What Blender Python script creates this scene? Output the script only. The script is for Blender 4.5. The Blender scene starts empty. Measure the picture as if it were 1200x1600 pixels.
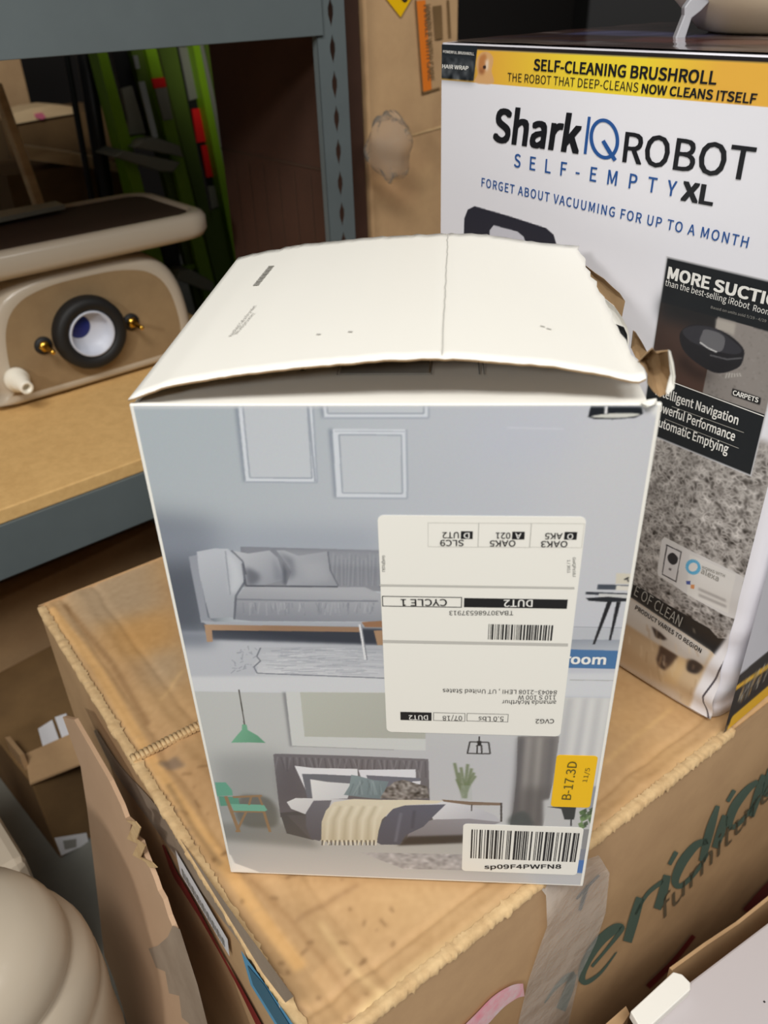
import bpy, bmesh, math, random, os
import numpy as np
from mathutils import Vector, Matrix
random.seed(7)
rng = np.random.default_rng(11)
SC = bpy.context.scene
COL = SC.collection

# ------------------------------------------------------------------ camera
ZT = 0.60                      # height of the big carton's top above the floor
F, PITCH, ROLL = 1290.0, 0.5701934149799657, -0.03738613129171145
CAM = np.array([0.0, 0.0, 0.5691543887284636 + ZT])
_c, _s = math.cos(PITCH), math.sin(PITCH)
_cr, _sr = math.cos(ROLL), math.sin(ROLL)
_fw = np.array([0, _c, -_s]); _up = np.array([0, _s, _c]); _rt = np.array([1.0, 0, 0])
RT = _cr * _rt + _sr * _up
UP = -_sr * _rt + _cr * _up
FW = _fw
cd = bpy.data.cameras.new('camera')
cam = bpy.data.objects.new('camera', cd); COL.objects.link(cam)
cd.sensor_fit = 'VERTICAL'; cd.sensor_height = 36.0; cd.lens = F / 1600 * 36.0
cd.clip_start = 0.02
cam.matrix_world = Matrix(((RT[0], UP[0], -FW[0], CAM[0]), (RT[1], UP[1], -FW[1], CAM[1]), (RT[2], UP[2], -FW[2], CAM[2]), (0, 0, 0, 1)))
cd.dof.use_dof = True; cd.dof.focus_distance = 0.60; cd.dof.aperture_fstop = cd.lens / 3.4
SC.camera = cam

# ------------------------------------------------------------------ world, lights, exposure
SC.view_settings.view_transform = 'Standard'; SC.view_settings.look = 'None'
SC.view_settings.exposure = 0.0; SC.view_settings.gamma = 1.0
SC.view_settings.use_curve_mapping = False
W = bpy.data.worlds.new('world'); SC.world = W; W.use_nodes = True
W.node_tree.nodes['Background'].inputs[0].default_value = (1.0, 0.98, 0.95, 1)
W.node_tree.nodes['Background'].inputs[1].default_value = 0.05

def area(name, loc, target, size, power, color):
    l = bpy.data.lights.new(name, 'AREA'); l.shape = 'RECTANGLE'; l.size = size[0]; l.size_y = size[1]
    l.energy = power; l.color = color
    o = bpy.data.objects.new(name, l); COL.objects.link(o); o.location = loc
    o.rotation_euler = (Vector(target) - Vector(loc)).to_track_quat('-Z', 'Y').to_euler()
    return o
area('ceiling_light', (-0.15, -0.80, 2.75), (0.05, 0.5, 0.8), (1.2, 0.45), 47, (1.0, 0.975, 0.935))
area('aisle_light', (-1.15, -1.75, 2.05), (0.1, 0.6, 0.9), (0.26, 0.26), 22, (1.0, 0.98, 0.94))
area('ceiling_light', (1.2, -0.5, 2.9), (0.3, 0.6, 0.6), (1.2, 0.5), 17.5, (1.0, 0.975, 0.94))

# ------------------------------------------------------------------ geometry helpers
def ray(px, py):
    return RT * ((px - 600) / F) - UP * ((py - 800) / F) + FW
def at_z(px, py, z):
    d = ray(px, py); return CAM + d * ((z - CAM[2]) / d[2])
def V3(*a): return np.array(a, float)
def lin(c):
    c = np.asarray(c, float) / 255.0
    return np.where(c <= 0.04045, c / 12.92, ((c + 0.055) / 1.055) ** 2.4)

class Face:
    """a flat face standing in the place: origin, in-plane axes U and V, outward normal N"""
    def __init__(s, o, U, V, N): s.o, s.U, s.V, s.N = map(lambda a: np.asarray(a, float), (o, U, V, N))
    def uv(s, px, py, off=0.0):
        d = ray(px, py); p0 = s.o + s.N * off
        X = CAM + d * (np.dot(p0 - CAM, s.N) / np.dot(d, s.N))
        return np.array([np.dot(X - s.o, s.U), np.dot(X - s.o, s.V)])
    def pt(s, u, v, off=0.0): return s.o + s.U * u + s.V * v + s.N * off
    def at(s, px, py, off=0.0): return s.pt(*s.uv(px, py, off), off)

BASE = {}
def link(name, me, parent=None, base=None):
    """link a mesh (given in place coordinates) as one object whose origin is its thing's base"""
    o = bpy.data.objects.new(name, me); COL.objects.link(o)
    if parent is not None:
        b = BASE[parent.name]; o.parent = parent; off = b
    else:
        n = len(me.vertices); co = np.empty(n * 3, np.float32); me.vertices.foreach_get('co', co); co = co.reshape(-1, 3)
        b = np.array([(co[:, 0].min() + co[:, 0].max()) / 2, (co[:, 1].min() + co[:, 1].max()) / 2, co[:, 2].min()]) if base is None else np.asarray(base, float)
        o.location = b; off = b
    me.transform(Matrix.Translation(Vector(-off)))
    BASE[o.name] = np.asarray(b, float)
    return o
def thing(name, loc, label, cat, group=None):
    o = bpy.data.objects.new(name, None); COL.objects.link(o); o.location = loc; o.empty_display_size = 0.05
    BASE[o.name] = np.asarray(loc, float)
    tag(o, label, cat, group); return o
def tag(o, label, cat, group=None):
    o['label'] = label; o['category'] = cat
    if group: o['group'] = group
    return o

class MB:
    def __init__(s): s.v = []; s.f = []; s.m = []; s.sm = []
    def add(s, pts, faces, mi=0, smooth=False):
        k = len(s.v); s.v += [tuple(map(float, p)) for p in pts]
        for f in faces: s.f.append([i + k for i in f]); s.m.append(mi); s.sm.append(smooth)
    def poly(s, pts, mi=0): s.add(pts, [list(range(len(pts)))], mi)
    def slab(s, pts, d, mi=0, mside=None):
        """prism: polygon pts swept by vector d"""
        n = len(pts); q = [np.asarray(p) + d for p in pts]; k = mi if mside is None else mside
        s.add(list(pts) + q, [list(range(n))], mi); s.f[-1].reverse()
        b = len(s.v) - 2 * n
        s.f.append([b + n + i for i in range(n)]); s.m.append(mi); s.sm.append(False)
        for i in range(n):
            j = (i + 1) % n; s.f.append([b + i, b + j, b + n + j, b + n + i]); s.m.append(k); s.sm.append(False)
    def box(s, o, ax, ay, az, mi=0):
        o, ax, ay, az = map(lambda a: np.asarray(a, float), (o, ax, ay, az))
        s.slab([o, o + ax, o + ax + ay, o + ay], az, mi)
    def grid(s, P, mi=0, smooth=True, flip=False):
        P = np.asarray(P); a, b = P.shape[:2]
        fs = []
        for i in range(a - 1):
            for j in range(b - 1):
                f = [i * b + j, (i + 1) * b + j, (i + 1) * b + j + 1, i * b + j + 1]
                fs.append(f[::-1] if flip else f)
        s.add(P.reshape(-1, 3), fs, mi, smooth)
    def tube(s, path, r, n=12, mi=0, caps=True):
        path = [np.asarray(p, float) for p in path]; R = r if hasattr(r, '__len__') else [r] * len(path)
        rings = []; prev = None
        for i, p in enumerate(path):
            t = path[min(i + 1, len(path) - 1)] - path[max(i - 1, 0)]; t = t / np.linalg.norm(t)
            a = np.cross(t, [0, 0, 1.0]) if prev is None else prev - t * np.dot(prev, t)
            if np.linalg.norm(a) < 1e-4: a = np.cross(t, [1.0, 0, 0])
            a /= np.linalg.norm(a); prev = a; b = np.cross(t, a)
            rings.append([p + R[i] * (a * math.cos(2 * math.pi * k / n) + b * math.sin(2 * math.pi * k / n)) for k in range(n + 1)])
        s.grid(rings, mi)
        if caps:
            s.poly(rings[0][:-1], mi); s.poly(rings[-1][:-1][::-1], mi)
    def lathe(s, c, axis, prof, n=32, mi=0):
        axis = np.asarray(axis, float); axis = axis / np.linalg.norm(axis); c = np.asarray(c, float)
        a = np.cross(axis, [0, 0, 1.0]); 
        if np.linalg.norm(a) < 1e-4: a = np.array([1.0, 0, 0])
        a /= np.linalg.norm(a); b = np.cross(axis, a)
        s.grid([[c + axis * h + r * (a * math.cos(2 * math.pi * k / n) + b * math.sin(2 * math.pi * k / n)) for k in range(n + 1)] for r, h in prof], mi)
    def mesh(s, name, mats, bevel=0, recalc=True, solid=0, weld=True):
        me = bpy.data.meshes.new(name); me.from_pydata(s.v, [], s.f)
        for m in (mats if isinstance(mats, (list, tuple)) else [mats]): me.materials.append(m)
        me.polygons.foreach_set('material_index', s.m); me.polygons.foreach_set('use_smooth', s.sm)
        bm = bmesh.new(); bm.from_mesh(me)
        if weld: bmesh.ops.remove_doubles(bm, verts=bm.verts, dist=1e-6)
        if recalc: bmesh.ops.recalc_face_normals(bm, faces=bm.faces)
        if solid: bmesh.ops.solidify(bm, geom=list(bm.faces), thickness=solid)
        if bevel:
            es = [e for e in bm.edges if len(e.link_faces) == 2 and e.calc_face_angle(0) > 0.5]
            bmesh.ops.bevel(bm, geom=es, offset=bevel, segments=2, affect='EDGES', profile=0.5, clamp_overlap=True)
        bm.to_mesh(me); bm.free(); me.update()
        return me
    def build(s, name, mats, parent=None, **k): return link(name, s.mesh(name, mats, **k), parent)

def catmull(pts, closed=True, k=6):
    P = np.asarray(pts, float); n = len(P); out = []
    for i in range(n if closed else n - 1):
        g = (lambda j: P[j % n]) if closed else (lambda j: P[min(max(j, 0), n - 1)])
        a, b, c, d = g(i - 1), g(i), g(i + 1), g(i + 2)
        for t in np.linspace(0, 1, k, endpoint=False):
            out.append(0.5 * ((2 * b) + (-a + c) * t + (2 * a - 5 * b + 4 * c - d) * t * t + (-a + 3 * b - 3 * c + d) * t ** 3))
    if not closed: out.append(P[-1])
    return np.array(out)

# ------------------------------------------------------------------ materials
def mat(name, rgb, rough=0.6, metal=0.0, spec=0.5, noise=None, bump=None, coat=0.0, trans=0.0, alpha=1.0, attr=None, ior=1.45):
    m = bpy.data.materials.new(name); m.use_nodes = True; nt = m.node_tree; N = nt.nodes; L = nt.links
    b = N['Principled BSDF']
    b.inputs['Roughness'].default_value = rough; b.inputs['Metallic'].default_value = metal
    b.inputs['Specular IOR Level'].default_value = spec; b.inputs['Coat Weight'].default_value = coat
    b.inputs['Transmission Weight'].default_value = trans; b.inputs['Alpha'].default_value = alpha
    b.inputs['IOR'].default_value = ior
    c = lin(rgb) if rgb is not None else np.zeros(3)
    b.inputs['Base Color'].default_value = (*c, 1)
    tc = N.new('ShaderNodeTexCoord')
    src = None
    if attr:
        a = N.new('ShaderNodeAttribute'); a.attribute_name = attr; src = a.outputs['Color']
    if noise:                                 # (scale, second colour, amount, stretch)
        sc, c2, amt, st = noise
        mp = N.new('ShaderNodeMapping'); mp.inputs['Scale'].default_value = st; L.new(tc.outputs['Object'], mp.inputs[0])
        n = N.new('ShaderNodeTexNoise'); n.inputs['Scale'].default_value = sc; n.inputs['Detail'].default_value = 6; n.inputs['Roughness'].default_value = 0.65
        L.new(mp.outputs[0], n.inputs['Vector'])
        r = N.new('ShaderNodeValToRGB'); r.color_ramp.elements[0].position = 0.35; r.color_ramp.elements[1].position = 0.68
        L.new(n.outputs['Fac'], r.inputs[0])
        mu = N.new('ShaderNodeMath'); mu.operation = 'MULTIPLY'; mu.inputs[1].default_value = amt; L.new(r.outputs[0], mu.inputs[0])
        mx = N.new('ShaderNodeMix'); mx.data_type = 'RGBA'
        L.new(mu.outputs[0], mx.inputs['Factor'])
        if src: L.new(src, mx.inputs['A'])
        else: mx.inputs['A'].default_value = (*c, 1)
        mx.inputs['B'].default_value = (*lin(c2), 1)
        src = mx.outputs['Result']
    if src: L.new(src, b.inputs['Base Color'])
    if bump:                                  # (scale, strength, distance)
        n = N.new('ShaderNodeTexNoise'); n.inputs['Scale'].default_value = bump[0]; n.inputs['Detail'].default_value = 5
        L.new(tc.outputs['Object'], n.inputs['Vector'])
        bp = N.new('ShaderNodeBump'); bp.inputs['Strength'].default_value = bump[1]; bp.inputs['Distance'].default_value = bump[2]
        L.new(n.outputs['Fac'], bp.inputs['Height']); L.new(bp.outputs[0], b.inputs['Normal'])
    return m
U1 = (1, 1, 1)
M = {}
M['kraft'] = mat('kraft_board', (198, 163, 121), 0.75, noise=(9, (168, 134, 98), 0.6, U1), bump=(40, 0.2, 0.0015))
M['kraft_pale'] = mat('kraft_torn_edge', (214, 184, 138), 0.85, noise=(60, (176, 140, 96), 0.6, U1), bump=(220, 0.5, 0.001))
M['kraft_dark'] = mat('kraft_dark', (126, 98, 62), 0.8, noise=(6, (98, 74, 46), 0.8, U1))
M['kraft_grey'] = mat('kraft_grey', (165, 148, 130), 0.7, noise=(12, (130, 112, 95), 0.7, U1))
M['kraft_inside'] = mat('kraft_inside', (160, 132, 96), 0.8, noise=(18, (134, 106, 74), 0.6, U1))
M['white_card'] = mat('white_card', (238, 236, 228), 0.5, bump=(25, 0.12, 0.001))
M['white_card_cool'] = mat('white_coated_card', (232, 231, 239), 0.35)
M['print'] = mat('printed_card', None, 0.34, attr='Col', spec=0.45)
M['print_matte'] = mat('printed_board', None, 0.7, attr='Col', bump=(120, 0.15, 0.0008))
M['print_gloss'] = mat('taped_print', None, 0.12, attr='Col', coat=0.6, bump=(30, 0.25, 0.002))
M['label'] = mat('label_paper', (236, 234, 226), 0.55)
M['ink'] = mat('black_ink', (28, 28, 30), 0.5)
M['ink_white'] = mat('white_ink', (236, 235, 230), 0.5)
M['ink_grey'] = mat('grey_ink', (150, 148, 142), 0.5)
M['ink_palegrey'] = mat('pale_grey_ink', (190, 188, 182), 0.5)
M['ink_pen'] = mat('pen_ink', (96, 84, 20), 0.5)
M['ink_blue'] = mat('blue_ink', (40, 86, 152), 0.4)
M['ink_black'] = mat('gloss_black_ink', (24, 26, 32), 0.4)
M['ink_green'] = mat('green_grey_ink', (84, 104, 92), 0.7)
M['ink_brown'] = mat('brown_grey_ink', (104, 92, 70), 0.7)
M['sticker_yellow'] = mat('yellow_sticker', (240, 190, 4), 0.5)
M['sticker_blue'] = mat('blue_sticker', (96, 168, 210), 0.5)
M['sticker_teal'] = mat('blue_hatch', (58, 112, 138), 0.5)
M['sticker_white'] = mat('white_sticker', (232, 232, 236), 0.5)
M['red'] = mat('red_print', (134, 38, 36), 0.5)
M['redsat'] = mat('red_label', (232, 24, 26), 0.5)
M['pink'] = mat('pink_tape', (244, 226, 228), 0.4, noise=(55, (250, 150, 170), 0.9, U1))
M['steel_grey'] = mat('grey_painted_steel', (96, 105, 107), 0.45, noise=(4, (84, 92, 94), 0.6, U1))
M['hole'] = mat('post_dark', (40, 42, 44), 0.7)
M['deck'] = mat('particle_board', (222, 182, 120), 0.7, noise=(70, (192, 150, 92), 0.5, U1), bump=(160, 0.3, 0.001))
M['porcelain'] = mat('cream_porcelain', (186, 174, 156), 0.28, coat=0.15)
M['bisque'] = mat('unglazed_clay', (150, 126, 92), 0.75, noise=(14, (126, 103, 74), 0.6, U1))
M['rubber'] = mat('black_rubber', (24, 24, 24), 0.6)
M['brass'] = mat('brass', (214, 170, 70), 0.25, metal=1.0)
M['pipe'] = mat('pale_plastic_pipe', (196, 200, 212), 0.4)
M['blue_plastic'] = mat('blue_plastic', (22, 38, 110), 0.4)
M['tray_dark'] = mat('shade_and_fold_brown', (64, 46, 34), 0.8)  # shade of the lid recess put into the colour; also draws fold lines
M['white_plastic'] = mat('white_plastic', (236, 230, 214), 0.35)
M['grey_plastic'] = mat('pale_grey_plastic', (172, 174, 180), 0.4)
M['beige'] = mat('beige_plastic', (214, 200, 172), 0.4)
M['green'] = mat('green_fibreglass', (128, 172, 22), 0.45, noise=(8, (108, 150, 16), 0.5, U1))
M['olive'] = mat('dark_green_fibreglass', (78, 100, 26), 0.5)
M['aluminium'] = mat('aluminium', (205, 208, 206), 0.35, metal=0.9)
M['tread'] = mat('dull_aluminium', (150, 150, 138), 0.5, metal=0.5)
M['blackpl'] = mat('black_plastic', (22, 23, 25), 0.45)
M['wood'] = mat('pale_wood', (244, 214, 168), 0.65, noise=(6, (190, 150, 104), 0.6, (1, 1, 6)))
M['wall'] = mat('dark_wall', (34, 30, 28), 0.8)
M['concrete'] = mat('concrete', (128, 128, 120), 0.7, noise=(5, (104, 104, 98), 0.7, U1))
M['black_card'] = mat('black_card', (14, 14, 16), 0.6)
M['carton_shade'] = mat('shade_brown', (74, 48, 36), 0.75, noise=(5, (56, 36, 26), 0.7, U1))  # dark brown that carries the shade beside the post
M['tape'] = mat('clear_tape', (240, 238, 232), 0.10, alpha=0.40, coat=0.5, bump=(35, 0.6, 0.004))
M['clear'] = mat('clear_plastic', (240, 232, 220), 0.08, trans=0.9, ior=1.12, bump=(30, 0.9, 0.01))

# ------------------------------------------------------------------ painting a printed surface (stored on the vertices of a fine grid)
class Canvas:
    def __init__(s, face, u0, u1, v0, v1, res, base):
        s.f = face; s.u0, s.v0, s.res = u0, v0, res
        s.nx = int((u1 - u0) * res) + 1; s.ny = int((v1 - v0) * res) + 1
        s.u1, s.v1 = u1, v1
        s.a = np.zeros((s.ny, s.nx, 3)) + np.asarray(base, float)
    def px(s, p):
        uv = s.f.uv(p[0], p[1]); return np.array([(uv[0] - s.u0) * s.res, (uv[1] - s.v0) * s.res])
    def mask(s, P, ss=3):
        P = np.asarray(P); lo = np.floor(P.min(0)).astype(int) - 1; hi = np.ceil(P.max(0)).astype(int) + 2
        x0, y0 = max(lo[0], 0), max(lo[1], 0); x1, y1 = min(hi[0], s.nx), min(hi[1], s.ny)
        if x1 <= x0 or y1 <= y0: return None
        xs = x0 - 0.5 + (np.arange((x1 - x0) * ss) + 0.5) / ss; ys = y0 - 0.5 + (np.arange((y1 - y0) * ss) + 0.5) / ss
        inside = np.zeros((len(ys), len(xs)), bool)
        n = len(P)
        for i in range(n):
            a, b = P[i], P[(i + 1) % n]
            if a[1] == b[1]: continue
            r = (ys >= min(a[1], b[1])) & (ys < max(a[1], b[1]))
            if not r.any(): continue
            xi = a[0] + (ys[r] - a[1]) / (b[1] - a[1]) * (b[0] - a[0])
            inside[r] ^= xs[None, :] < xi[:, None]
        m = inside.reshape(y1 - y0, ss, x1 - x0, ss).mean((1, 3))
        return m, x0, y0
    @staticmethod
    def blur(m, r):
        k = np.exp(-0.5 * (np.arange(-int(3 * r) - 1, int(3 * r) + 2) / r) ** 2); k /= k.sum()
        m = np.apply_along_axis(lambda x: np.convolve(x, k, 'same'), 0, m)
        return np.apply_along_axis(lambda x: np.convolve(x, k, 'same'), 1, m)
    def poly(s, pts, c, c2=None, g=None, blur=0, alpha=1.0, smooth=False, raw=False, noise=0):
        P = np.array(pts, float) if raw else np.array([s.px(p) for p in pts])
        if smooth: P = catmull(P)
        if blur:
            pad = int(3 * blur) + 2; full = np.zeros((s.ny, s.nx)); r = s.mask(P)
            if r is None: return
            m, x0, y0 = r; full[y0:y0 + m.shape[0], x0:x0 + m.shape[1]] = m
            X0, Y0 = max(x0 - pad, 0), max(y0 - pad, 0); X1, Y1 = min(x0 + m.shape[1] + pad, s.nx), min(y0 + m.shape[0] + pad, s.ny)
            m = s.blur(np.pad(full[Y0:Y1, X0:X1], pad, mode='edge'), blur)[pad:-pad, pad:-pad]; x0, y0 = X0, Y0
        else:
            r = s.mask(P)
            if r is None: return
            m, x0, y0 = r
        h, w = m.shape; c = np.asarray(c, float)
        if c2 is not None:
            A, B = np.array([s.px(g[0]), s.px(g[1])]) if not raw else np.array(g, float)
            yy, xx = np.mgrid[y0:y0 + h, x0:x0 + w]; d = B - A
            t = np.clip(((xx - A[0]) * d[0] + (yy - A[1]) * d[1]) / (d @ d), 0, 1)[..., None]
            colr = c * (1 - t) + np.asarray(c2, float) * t
        else: colr = c + np.zeros((h, w, 3))
        if noise: colr = colr + rng.normal(0, noise, (h, w, 1))
        q = s.a[y0:y0 + h, x0:x0 + w]; k = (m * alpha)[..., None]; q[:] = q * (1 - k) + colr * k
    def line(s, pts, c, w, **k):
        """polyline of width w (canvas cells)"""
        P = [s.px(p) for p in pts]
        for a, b in zip(P[:-1], P[1:]):
            d = b - a; L = np.hypot(*d)
            if L < 1e-6: continue
            n = np.array([-d[1], d[0]]) / L * w / 2
            s.poly([a + n, b + n, b - n, a - n], c, raw=True, **k)
    def speckle(s, pts, amp, cell=1, alpha=1.0, smooth=False):
        P = np.array([s.px(p) for p in pts]); 
        if smooth: P = catmull(P)
        r = s.mask(P)
        if r is None: return
        m, x0, y0 = r; h, w = m.shape
        n = rng.normal(0, 1, (h // cell + 2, w // cell + 2)); n = np.kron(n, np.ones((cell, cell)))[:h, :w]
        n = s.blur(n, max(cell * 0.5, 0.4)); n /= n.std() + 1e-9
        s.a[y0:y0 + h, x0:x0 + w] += (n * m * amp * alpha)[..., None]
    def build(s, name, material, parent, off=0.0004, disp=None):
        us = np.linspace(s.u0, s.u1, s.nx); vs = np.linspace(s.v0, s.v1, s.ny)
        uu, vv = np.meshgrid(us, vs)
        o = np.zeros_like(uu) + off
        if disp is not None: o = o + disp(uu, vv)
        co = s.f.o + uu[..., None] * s.f.U + vv[..., None] * s.f.V + o[..., None] * s.f.N
        return grid_mesh(name, co, s.a, material, parent, np.dot(np.cross(s.f.U, s.f.V), s.f.N) < 0)
def grid_mesh(name, co, colr, material, parent, flip=False):
    ny, nx = co.shape[:2]
    idx = np.arange(nx * ny).reshape(ny, nx)
    q = np.stack([idx[:-1, :-1], idx[:-1, 1:], idx[1:, 1:], idx[1:, :-1]], -1).reshape(-1, 4)
    if flip: q = q[:, ::-1]
    me = bpy.data.meshes.new(name); nq = len(q)
    me.vertices.add(nx * ny); me.vertices.foreach_set('co', co.reshape(-1).astype(np.float32))
    me.loops.add(nq * 4); me.loops.foreach_set('vertex_index', q.reshape(-1).astype(np.int32))
    me.polygons.add(nq); me.polygons.foreach_set('loop_start', np.arange(0, nq * 4, 4, dtype=np.int32))
    me.polygons.foreach_set('use_smooth', np.ones(nq, bool))
    me.update(calc_edges=True)
    at = me.color_attributes.new('Col', 'FLOAT_COLOR', 'POINT')
    c4 = np.ones((nx * ny, 4), np.float32); c4[:, :3] = lin(np.clip(colr.reshape(-1, 3), 0, 255)); at.data.foreach_set('color', c4.reshape(-1))
    me.materials.append(material)
    return link(name, me, parent)

# ------------------------------------------------------------------ lettering
FONT = None
try:
    FONT = bpy.data.fonts.load(os.path.join(bpy.utils.system_resource('DATAFILES', path='fonts'), 'Noto Sans CJK Regular.woff2'))
except Exception:
    FONT = None
_tc = {}
def glyphs(s, bold=0.0, space=1.0):
    k = (s, bold, space)
    if k in _tc: return _tc[k]
    cu = bpy.data.curves.new('t', 'FONT'); cu.body = s; cu.size = 1.0; cu.space_character = space; cu.resolution_u = 3
    if FONT: cu.font = FONT
    ob = bpy.data.objects.new('t', cu); me = bpy.data.meshes.new_from_object(ob)
    v = np.array([x.co[:2] for x in me.vertices]).reshape(-1, 2); f = [list(p.vertices) for p in me.polygons]
    bpy.data.objects.remove(ob); bpy.data.curves.remove(cu); bpy.data.meshes.remove(me)
    if bold > 0.004:
        n = len(v); V = [v]; G = list(f); bw = bold * (CAP / 0.72)
        for q in range(8):
            a = q * math.pi / 4; V.append(v + bw * np.array([round(math.cos(a) * 1.2) * 1.0, round(math.sin(a) * 1.2) * 0.8])); G += [[i + n * (q + 1) for i in x] for x in f]
        v, f = np.vstack(V), G
    _tc[k] = (v, f); return v, f
CAP = glyphs('H')[0][:, 1].max()
def write(mb, face, s, p0, p1, cap, mi=0, bold=0.0, space=1.0, off=0.0008, pre='', slant=0.0):
    """letters s on a face; baseline runs p0 -> p1 (photo points), capitals cap tall there; pre = letters of s before p0"""
    a = face.uv(*p0); b = face.uv(*p1); d = np.array(p1, float) - p0; d /= np.hypot(*d)
    top = face.uv(p0[0] + d[1] * cap, p0[1] - d[0] * cap)
    ex = (b - a) / np.hypot(*(b - a)); ey = np.array([-ex[1], ex[0]])
    h = abs((top - a) @ ey)
    v, f = glyphs(s, bold, space); w = v[:, 0].max() - v[:, 0].min(); x0 = v[:, 0].min()
    wid = np.hypot(*(b - a))
    if pre:
        w2 = glyphs(s[len(pre):], bold, space)[0]; w2 = w2[:, 0].max() - w2[:, 0].min(); k = wid / w2; start = a - ex * (w - w2) * k
    else: k = wid / w; start = a
    q = [start + ex * ((x - x0) * k + slant * y / CAP * h) + ey * (y / CAP * h) for x, y in v]
    n9 = len(q) // 9 if bold > 0.004 else len(q)
    mb.add([face.pt(p[0], p[1], off + 0.000012 * (i // n9)) for i, p in enumerate(q)], f, mi)
def quad(mb, face, pts, mi=0, off=0.0006): mb.poly([face.at(*p, 0) + face.N * off for p in pts], mi)
def rect_uv(mb, face, u0, v0, u1, v1, mi=0, off=0.0006):
    mb.poly([face.pt(u, v, off) for u, v in ((u0, v0), (u1, v0), (u1, v1), (u0, v1))], mi)
def frame_uv(mb, face, u0, v0, u1, v1, t, mi=0, off=0.0006):
    for r in ((u0, v0, u1, v0 + t), (u0, v1 - t, u1, v1), (u0, v0 + t, u0 + t, v1 - t), (u1 - t, v0 + t, u1, v1 - t)): rect_uv(mb, face, *r, mi, off)
def round_slab(mb, face, u0, v0, u1, v1, r, off, t, mi=0):
    P = []
    for cx, cy, a0 in ((u1 - r, v1 - r, 0), (u0 + r, v1 - r, 90), (u0 + r, v0 + r, 180), (u1 - r, v0 + r, 270)):
        for k in range(6):
            a = math.radians(a0 + 18 * k); P.append(face.pt(cx + r * math.cos(a), cy + r * math.sin(a), off))
    mb.slab(P, face.N * t, mi)
def ribbon(mb, face, pts, mi=0, off=0.0008, k=6):
    """brush stroke: (px, py, width in photo pixels)"""
    P = catmull([(x, y, w) for x, y, w in pts], closed=False, k=k)
    L, R = [], []
    for i in range(len(P)):
        d = P[min(i + 1, len(P) - 1), :2] - P[max(i - 1, 0), :2]; d /= np.hypot(*d) + 1e-9; n = np.array([-d[1], d[0]]) * P[i, 2] / 2
        L.append(face.at(*(P[i, :2] + n)) + face.N * off); R.append(face.at(*(P[i, :2] - n)) + face.N * off)
    mb.grid(np.stack([L, R], 1), mi, smooth=False)
def struct(name, mb, m, **k):
    o = mb.build(name, m, None, **k); o['kind'] = 'structure'; return o

# ================================================================== THE SETTING
mb = MB(); mb.box((-3.2, -2.5, -0.06), (7, 0, 0), (0, 7.0, 0), (0, 0, 0.06)); struct('floor', mb, M['concrete'])
mb = MB(); mb.box((-3.2, 4.4, 0), (7, 0, 0), (0, 0.1, 0), (0, 0, 3.4)); struct('wall_back', mb, M['wall'])

# ================================================================== BIG SHIPPING CARTON (everything near stands on it)
CC = V3(-0.0548, 0.2531, ZT)                                     # its near top corner
D1 = V3(math.sin(math.radians(54.67)), math.cos(math.radians(54.67)), 0)    # along the lettered side
D2 = V3(-D1[1], D1[0], 0)                                        # along the side with the stickers
LEN1, LEN2 = 1.15, 0.575
carton = thing('shipping_carton', CC * V3(1, 1, 0) + D1 * LEN1 / 2 + D2 * LEN2 / 2, 'large worn brown shipping carton with green lettering on its side, under the white boxes', 'box')
TOP = Face(CC, D1, D2, V3(0, 0, 1))
RIGHT = Face(CC, D1, V3(0, 0, 1), -D2)
LEFT = Face(CC, D2, V3(0, 0, 1), -D1)
mb = MB(); z0 = 0.001
g = 0.004
def wob(n, amp, seed):
    r = np.random.default_rng(seed); x = np.linspace(0, 1, n); y = np.zeros(n)
    for k in range(1, 9): y += r.normal() * np.sin(2 * math.pi * k * x + r.uniform(0, 6)) / k
    return y * amp
def side(face, L, n, m, seed, inset):
    P = np.zeros((n, m, 3)); w = wob(n, 0.00015, seed)
    for i, u in enumerate(np.linspace(0, L, n)):
        for j, t in enumerate(np.linspace(0, 1, m)):
            v = -t * (ZT - z0); b = inset * math.sin(math.pi * t) * math.sin(math.pi * u / L)
            P[i, j] = face.pt(u, v, w[i] * math.sin(math.pi * t) * 2 - b)
    return P
mb.grid(side(RIGHT, LEN1, 60, 16, 3, 0.0004)); mb.grid(side(LEFT, LEN2, 40, 16, 4, 0.0004))
mb.grid([[CC + D1 * LEN1 + D2 * a - V3(0, 0, b * (ZT - z0)) for b in (0, 1)] for a in (0, LEN2)])
mb.grid([[CC + D2 * LEN2 + D1 * a - V3(0, 0, b * (ZT - z0)) for b in (0, 1)] for a in (0, LEN1)])
mb.poly([CC + D1 * a + D2 * b - V3(0, 0, ZT - z0) for a, b in ((0, 0), (LEN1, 0), (LEN1, LEN2), (0, LEN2))])
mb.poly([CC + D1 * a + D2 * b - V3(0, 0, 0.006) for a, b in ((0, 0), (LEN1, 0), (LEN1, LEN2), (0, LEN2))])
mb.build('walls', M['kraft'], carton)

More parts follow.
